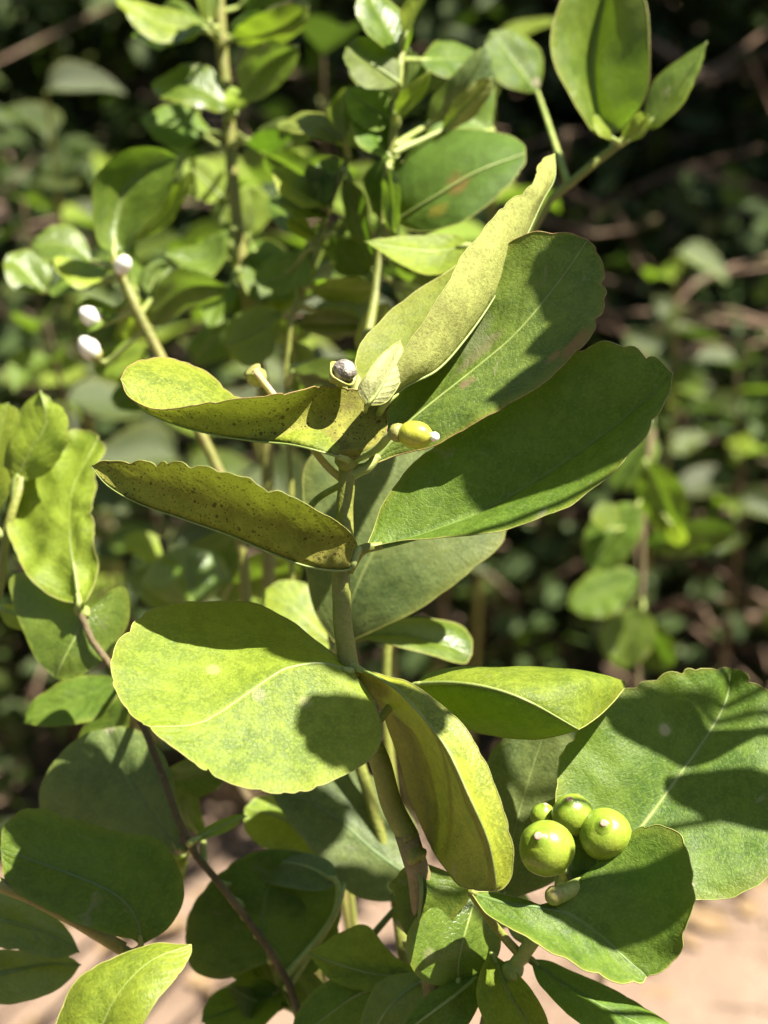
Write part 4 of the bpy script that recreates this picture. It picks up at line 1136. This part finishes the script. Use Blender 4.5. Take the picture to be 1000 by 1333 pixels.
ns = simple_shoot('narrow_leaved_shoot', [(455, 200, D), (450, 215, D), (420, 290, D), (395, 380, D), (378, 420, D), (372, 520, D), (380, 660, D), (385, 860, D), (440, 1060, D), (470, 1300, D), (480, 1600, D)],
             0.0008, 0.0015, [
    quick(450, 185, 360, 162, D - .5, 40, 'pale', bend=.12, pet=[(453, 204, D)]),
    quick(448, 182, 455, 112, D - .6, 34, 'gloss', bend=-.06, pet=[(453, 204, D)]),
    quick(428, 270, 352, 222, D - .5, 36, 'lime', pet=[(427, 276, D)]),
    quick(425, 285, 360, 258, D - .2, 30, 'gloss', pet=[(421, 290, D)]),
    quick(430, 262, 402, 212, D + .2, 26, 'grey', pet=[(430, 268, D)]),
    quick(412, 310, 372, 285, D, 24, 'lime', pet=[(413, 310, D)]),
    quick(440, 240, 410, 215, D + .8, 40, 'dark', pet=[(440, 240, D)]),
    quick(452, 225, 488, 350, D - 1, 24, 'dark', pet=[(449, 220, D)]),
    quick(400, 372, 494, 376, D - .2, 36, 'fresh', pet=[(397, 376, D)], bend=.06),
    quick(386, 420, 480, 420, D + 1, 40, 'dark', pet=[(379, 424, D)]),
    quick(470, 470, 505, 395, D + 1, 44, 'lime', pet=[(420, 470, D + .4), (375, 480, D)]),
    quick(380, 485, 470, 500, D - 1, 40, 'grey', pet=[(374, 500, D)]),
], 'shoot of narrow pale leaves beside the tall upright stem', 'stem', root=(0.0, 0.16, -0.03))

# more leaves crowding the shoots behind
rs = random.Random(77)


def crowd(parent, pts, n, d0, d1, size, mats):
    """n more leaves along the stem run pts, each on its own petiole."""
    for k in range(n):
        f = rs.random() * (len(pts) - 1)
        i = min(int(f), len(pts) - 2)
        q = [pts[i][j] + (pts[i + 1][j] - pts[i][j]) * (f - i) for j in range(3)]
        an = rs.uniform(0, 2 * math.pi)
        ln = rs.uniform(*size)
        g0 = rs.uniform(10, 30)
        bx, by = q[0] + math.cos(an) * g0, q[1] + math.sin(an) * g0
        dd = q[2] + rs.uniform(d0, d1)
        M, L, R, mt, kw = quick(bx, by, bx + math.cos(an) * ln, by + math.sin(an) * ln, dd, ln * rs.uniform(.4, .8), rs.choice(mats), dt=rs.uniform(-2, 3), bend=rs.uniform(-.25, .25), tilt=rs.uniform(-1.5, 2), under=rs.random() < .3, wave=.0024)
        leaf(parent, M, L, R, mt, n=30, m=5, cren=.4, pet=[tuple(q)], **kw)


crowd(us, [(283, 0, 19), (297, 140, 19), (303, 230, 19), (312, 320, 19), (328, 430, 19)], 16, -1, 5, (60, 100), ('gloss', 'dark', 'fresh', 'dark'))
crowd(fs, [(150, 338, 14), (163, 372, 14), (185, 415, 14), (212, 470, 14)], 11, 2, 8, (50, 85), ('gloss', 'lime', 'dark', 'fresh'))
crowd(ns, [(455, 200, 13), (420, 290, 13), (395, 380, 13), (378, 420, 13)], 14, 0, 6, (50, 90), ('gloss', 'pale', 'dark', 'fresh'))
crowd(bk, [(522, 60, 11), (516, 130, 11), (508, 200, 11.3), (498, 300, 11.5), (486, 400, 11)], 14, 1, 6, (50, 95), ('gloss', 'dark', 'dark', 'fresh'))
crowd(ds, [(246, 1098, 5.2), (300, 1168, 5.2), (355, 1242, 5.4), (392, 1330, 5.8)], 8, 1.5, 5, (60, 95), ('dark', 'grey', 'fresh'))
crowd(fo, [(590, 1180, 3.0), (592, 1230, 2.6), (588, 1290, 2.8), (578, 1400, 3)], 8, 1, 4, (60, 95), ('dark', 'gloss', 'fresh'))

# pair at the top
D = 11
simple_shoot('paired_leaf_shoot', [(838, 162, D), (812, 182, D), (775, 212, D), (722, 254, D), (680, 320, D), (620, 470, D), (570, 600, D), (520, 760, D), (500, 900, D), (520, 1100, D), (540, 1300, D), (560, 1600, D)],
             0.0012, 0.0026, [
    ([(792, 172, D), (776, 140, D + .6), (770, 80, D + .9), (784, 10, D + .8), (800, -50, D + .4)], [(772, 172, D - .4), (745, 130, D - .6), (722, 80, D - .6), (720, 30, D - .3), (745, -20, D)],
     [(810, 168, D), (838, 130, D - .9), (847, 70, D - 1.3), (842, 10, D - 1.1), (825, -30, D - .4)], 'gloss', dict(cup=.06, cren=.2, margin='margin', pet=[(800, 186, D), (796, 194, D)], n=70, m=8, label='tall leaf with one pale half and one dark half')),
    ([(838, 168, D), (862, 140, D - .2), (890, 100, D - .3), (920, 54, D)], [(840, 140, D + .6), (850, 105, D + .8), (890, 72, D + .6)], [(858, 166, D - .8), (890, 135, D - 1.2), (912, 90, D - .8)], 'gloss', dict(cup=.08, pet=[(834, 166, D)])),
    quick(800, 182, 772, 150, D - 1, 20, 'fresh', pet=[(806, 187, D)]),
    quick(815, 185, 845, 150, D - .6, 18, 'fresh', pet=[(815, 180, D)]),
    quick(700, 120, 640, 40, D + 6, 70, 'dark', pet=[(740, 240, D)]),
], 'shoot with a tall two-toned leaf and a small companion', 'stem', root=(0.03, 0.13, -0.03))

# far shoots on the other side
D = 38
simple_shoot('far_shoot', [(850, 560, D), (838, 640, D), (836, 760, D), (830, 900, D), (822, 1040, D), (800, 1200, D), (760, 1400, D), (760, 1700, D)],
             0.0015, 0.003, [
    quick(832, 655, 765, 740, D - 2, 66, 'dark', pet=[(838, 640, D)]),
    quick(800, 690, 780, 655, D - 3, 34, 'gloss', pet=[(836, 680, D)]),
    quick(840, 600, 884, 700, D - 2, 62, 'fresh', under=True, pet=[(843, 600, D)]),
    quick(872, 680, 886, 712, D - 3, 24, 'lime', pet=[(840, 640, D)]),
    quick(838, 790, 800, 870, D - 1, 70, 'gloss', pet=[(836, 780, D)]),
    quick(838, 800, 868, 876, D, 50, 'dark', pet=[(836, 790, D)]),
    quick(836, 710, 960, 690, D + 3, 46, 'dark', pet=[(837, 720, D)]),
    quick(850, 560, 800, 640, D + 5, 60, 'dark', pet=[(850, 570, D)]),
    quick(836, 750, 740, 790, D + 6, 60, 'dark', pet=[(836, 760, D)]),
], 'far blurred shoot beyond the big dark scalloped leaf', 'bark', root=(0.16, 0.42, -0.03))
D = 22
simple_shoot('low_far_shoot', [(210, 700, D), (240, 790, D), (262, 860, D), (300, 1000, D), (390, 1150, D), (420, 1300, D), (430, 1700, D)],
             0.0014, 0.0028, [
    quick(250, 790, 238, 710, D - 2, 110, 'gloss', pet=[(244, 800, D)], tilt=2),
    quick(235, 780, 170, 770, D - 1, 40, 'gloss', pet=[(238, 786, D)]),
    quick(262, 770, 330, 730, D + 1, 70, 'dark', pet=[(250, 800, D)]),
    quick(225, 730, 160, 700, D + 3, 40, 'fresh', pet=[(226, 740, D)]),
    quick(300, 760, 395, 740, D - 1, 60, 'fresh', pet=[(262, 850, D)]),
    quick(230, 760, 320, 690, D + 3, 60, 'dark', pet=[(236, 770, D)]),
], 'blurred shoot with a shiny highlight between the olive leaf and the broad leaf', 'bark', root=(-0.02, 0.3, -0.03))

# random shoots filling the thicket
rs = random.Random(41)
GF = 'blurred lime shoots rising in the thicket'
spots = [(60, 120, 60), (150, 240, 75), (60, 420, 45), (20, 620, 50), (230, 600, 55), (420, 70, 50), (640, 60, 45), (400, 480, 45), (110, 820, 60), (330, 560, 40),
         (960, 480, 95), (650, 420, 60), (880, 330, 100), (240, 330, 60), (30, 260, 90), (480, 230, 40), (340, 250, 55)]
NEAR = ['in the dark far corner beyond the tall upright stem', 'just above the cupped shiny leaf', 'beside the two white buds', 'behind the crinkled bright leaf', 'between the folded speckled leaves', 'behind the pair of top leaves on the tall stem', 'between the broad backlit leaf and the two-toned leaf',
        'behind the grey withered bud', 'below the crinkled bright leaf', 'behind the pale flower stub', 'beyond the tip of the big scalloped leaf', 'behind the folded blade leaf', 'under the bare brown limbs',
        'beside the spoon-bent shiny leaf', 'in the shade beyond the cupped shiny leaf', 'behind the narrow pale leaves', 'right behind the lit band of the tall stem']
for k, (px, py, d) in enumerate(spots):
    top = P(px, py, d)
    root = Vector((top.x * 1.25 + rs.uniform(-.05, .05), max(top.y + .4, 1.35) + rs.uniform(0, .15), -0.03))
    t = thing('thicket_shoot', root, 'blurred lime shoot in the thicket ' + NEAR[k], 'shoot', GF)
    pts = spline([top, top.lerp(root, .3) + Vector((rs.uniform(-.02, .02), rs.uniform(-.02, .02), 0)), root], 24)
    V, F = tube_data(pts, lambda q: .0012 + .002 * q, 8)
    mesh_obj('stem', V, F, MT['bark' if k % 3 else 'stem'], t)
    for i in range(9):
        b = pts[0].lerp(pts[7], i / 9)
        an = i * 2.4 + k
        put_leaf(t, b, Vector((math.cos(an), math.sin(an), rs.uniform(-.2, .6))), Vector((rs.gauss(0, .4), rs.gauss(-.3, .4), 1)), rs.uniform(.035, .06), rs.randrange(99))

# ------------------------------------------------------------------ shoot hanging over from the sunny side (its leaves cast the shadows seen on the sprig)
ov = thing('overhanging_shoot', (0.22, -0.05, 0.0), 'lime shoot beside the viewer, casting leaf shadows on the sprig', 'shoot')
SH = [
    ([(870, 366, 1), (800, 374, 1), (745, 384, 1), (686, 398, 1)], [(840, 320, 1), (780, 292, 1), (730, 294, 1), (698, 330, 1)], [(850, 430, .9), (800, 480, .7), (745, 494, .7), (694, 466, .8)], .13, .9),
    ([(930, 470, .5), (820, 530, .5), (700, 590, .5), (588, 640, .5)], [(890, 440, .5), (790, 470, .5), (690, 530, .5), (610, 590, .5)], [(930, 540, .5), (850, 610, .5), (740, 680, .5), (640, 692, .5), (600, 672, .5)], .14, .3),
    ([(1010, 935, 2), (920, 932, 2), (850, 932, 2), (782, 930, 2)], [(960, 890, 2), (900, 872, 2), (830, 880, 2), (795, 905, 2)], [(970, 965, 2), (920, 990, 2), (850, 990, 2), (800, 965, 2)], .13, .2),
    ([(1080, 1010, 1), (1010, 985, 1), (960, 960, 1), (925, 930, 1)], [(1050, 950, 1), (1000, 910, 1), (950, 905, 1)], [(1060, 1080, 1), (1000, 1085, 1), (945, 1030, 1), (922, 975, 1)], .14, .3),
    ([(560, 965, -1), (510, 965, -1), (450, 962, -1), (372, 962, -1)], [(545, 920, -.8), (500, 890, -.7), (450, 885, -.7), (395, 910, -.8)], [(545, 1010, -1.3), (505, 1045, -1.5), (450, 1056, -1.5), (395, 1020, -1.4)], .20, 1.0),
    ([(560, 800, .3), (490, 822, .3), (420, 840, .2), (340, 846, .2)], [(520, 815, .5), (450, 818, .5), (380, 822, .5)], [(540, 850, -.1), (470, 888, -.2), (400, 890, -.2), (362, 872, -.1)], .21, .8),
    ([(560, 1180, 5.6), (440, 1190, 6), (340, 1200, 6.3), (240, 1200, 6.6)], [(500, 1130, 6.2), (400, 1135, 6.6), (300, 1150, 6.8)], [(500, 1270, 5.6), (400, 1290, 5.8), (300, 1270, 6.2)], .33, .8),
    ([(600, 1030, 5), (520, 1040, 5.2), (430, 1050, 5.5), (350, 1030, 5.8)], [(560, 1000, 5.4), (470, 985, 5.6), (390, 990, 5.9)], [(560, 1075, 5), (500, 1085, 5), (430, 1100, 5.3), (380, 1070, 5.6)], .31, .8),
    ([(920, 1150, -.5), (850, 1165, -.5), (770, 1180, -.5), (694, 1192, -.5)], [(900, 1110, -.5), (840, 1085, -.5), (770, 1095, -.5), (712, 1150, -.5)], [(905, 1200, -.5), (850, 1240, -.5), (780, 1250, -.5), (712, 1215, -.5)], .13, .8),
]
bases = []
for M, L, R, s, cr in SH:
    lf = leaf(ov, M, L, R, 'dark', cren=cr, shift=s, n=60, m=6, cstart=.4)
    bases.append((P(*M[0]) + SUN * s, lf))
bases.sort(key=lambda q: -q[0].z)
sx = max(b.x for b, _ in bases) + 0.06
sy = sum(b.y for b, _ in bases) / len(bases)
spts = [Vector((sx - .01, sy, bases[0][0].z + .05))] + [Vector((sx, b.y * .5 + sy * .5, b.z - .01)) for b, _ in bases] + [Vector((sx + .02, sy, .5)), Vector((.22, -.05, -.03))]
ovp = spline(spts, 60)
V, F = tube_data(ovp, lambda q: .0016 + .0025 * q, 10)
mesh_obj('stem', V, F, MT['stem'], ov)
for b, lf in bases:
    near = min(ovp, key=lambda p: (p - b).length + abs(p.z - (b.z - .012)))
    V, F = tube_data(spline([near, near.lerp(b, .5) + Vector((0, 0, .002)), b + (b - near).normalized() * .002], 10), .001, 8)
    mesh_obj('petiole', V, F, MT['stalk'], lf)

for o in SC.objects:
    if 'base' in o:
        del o['base']
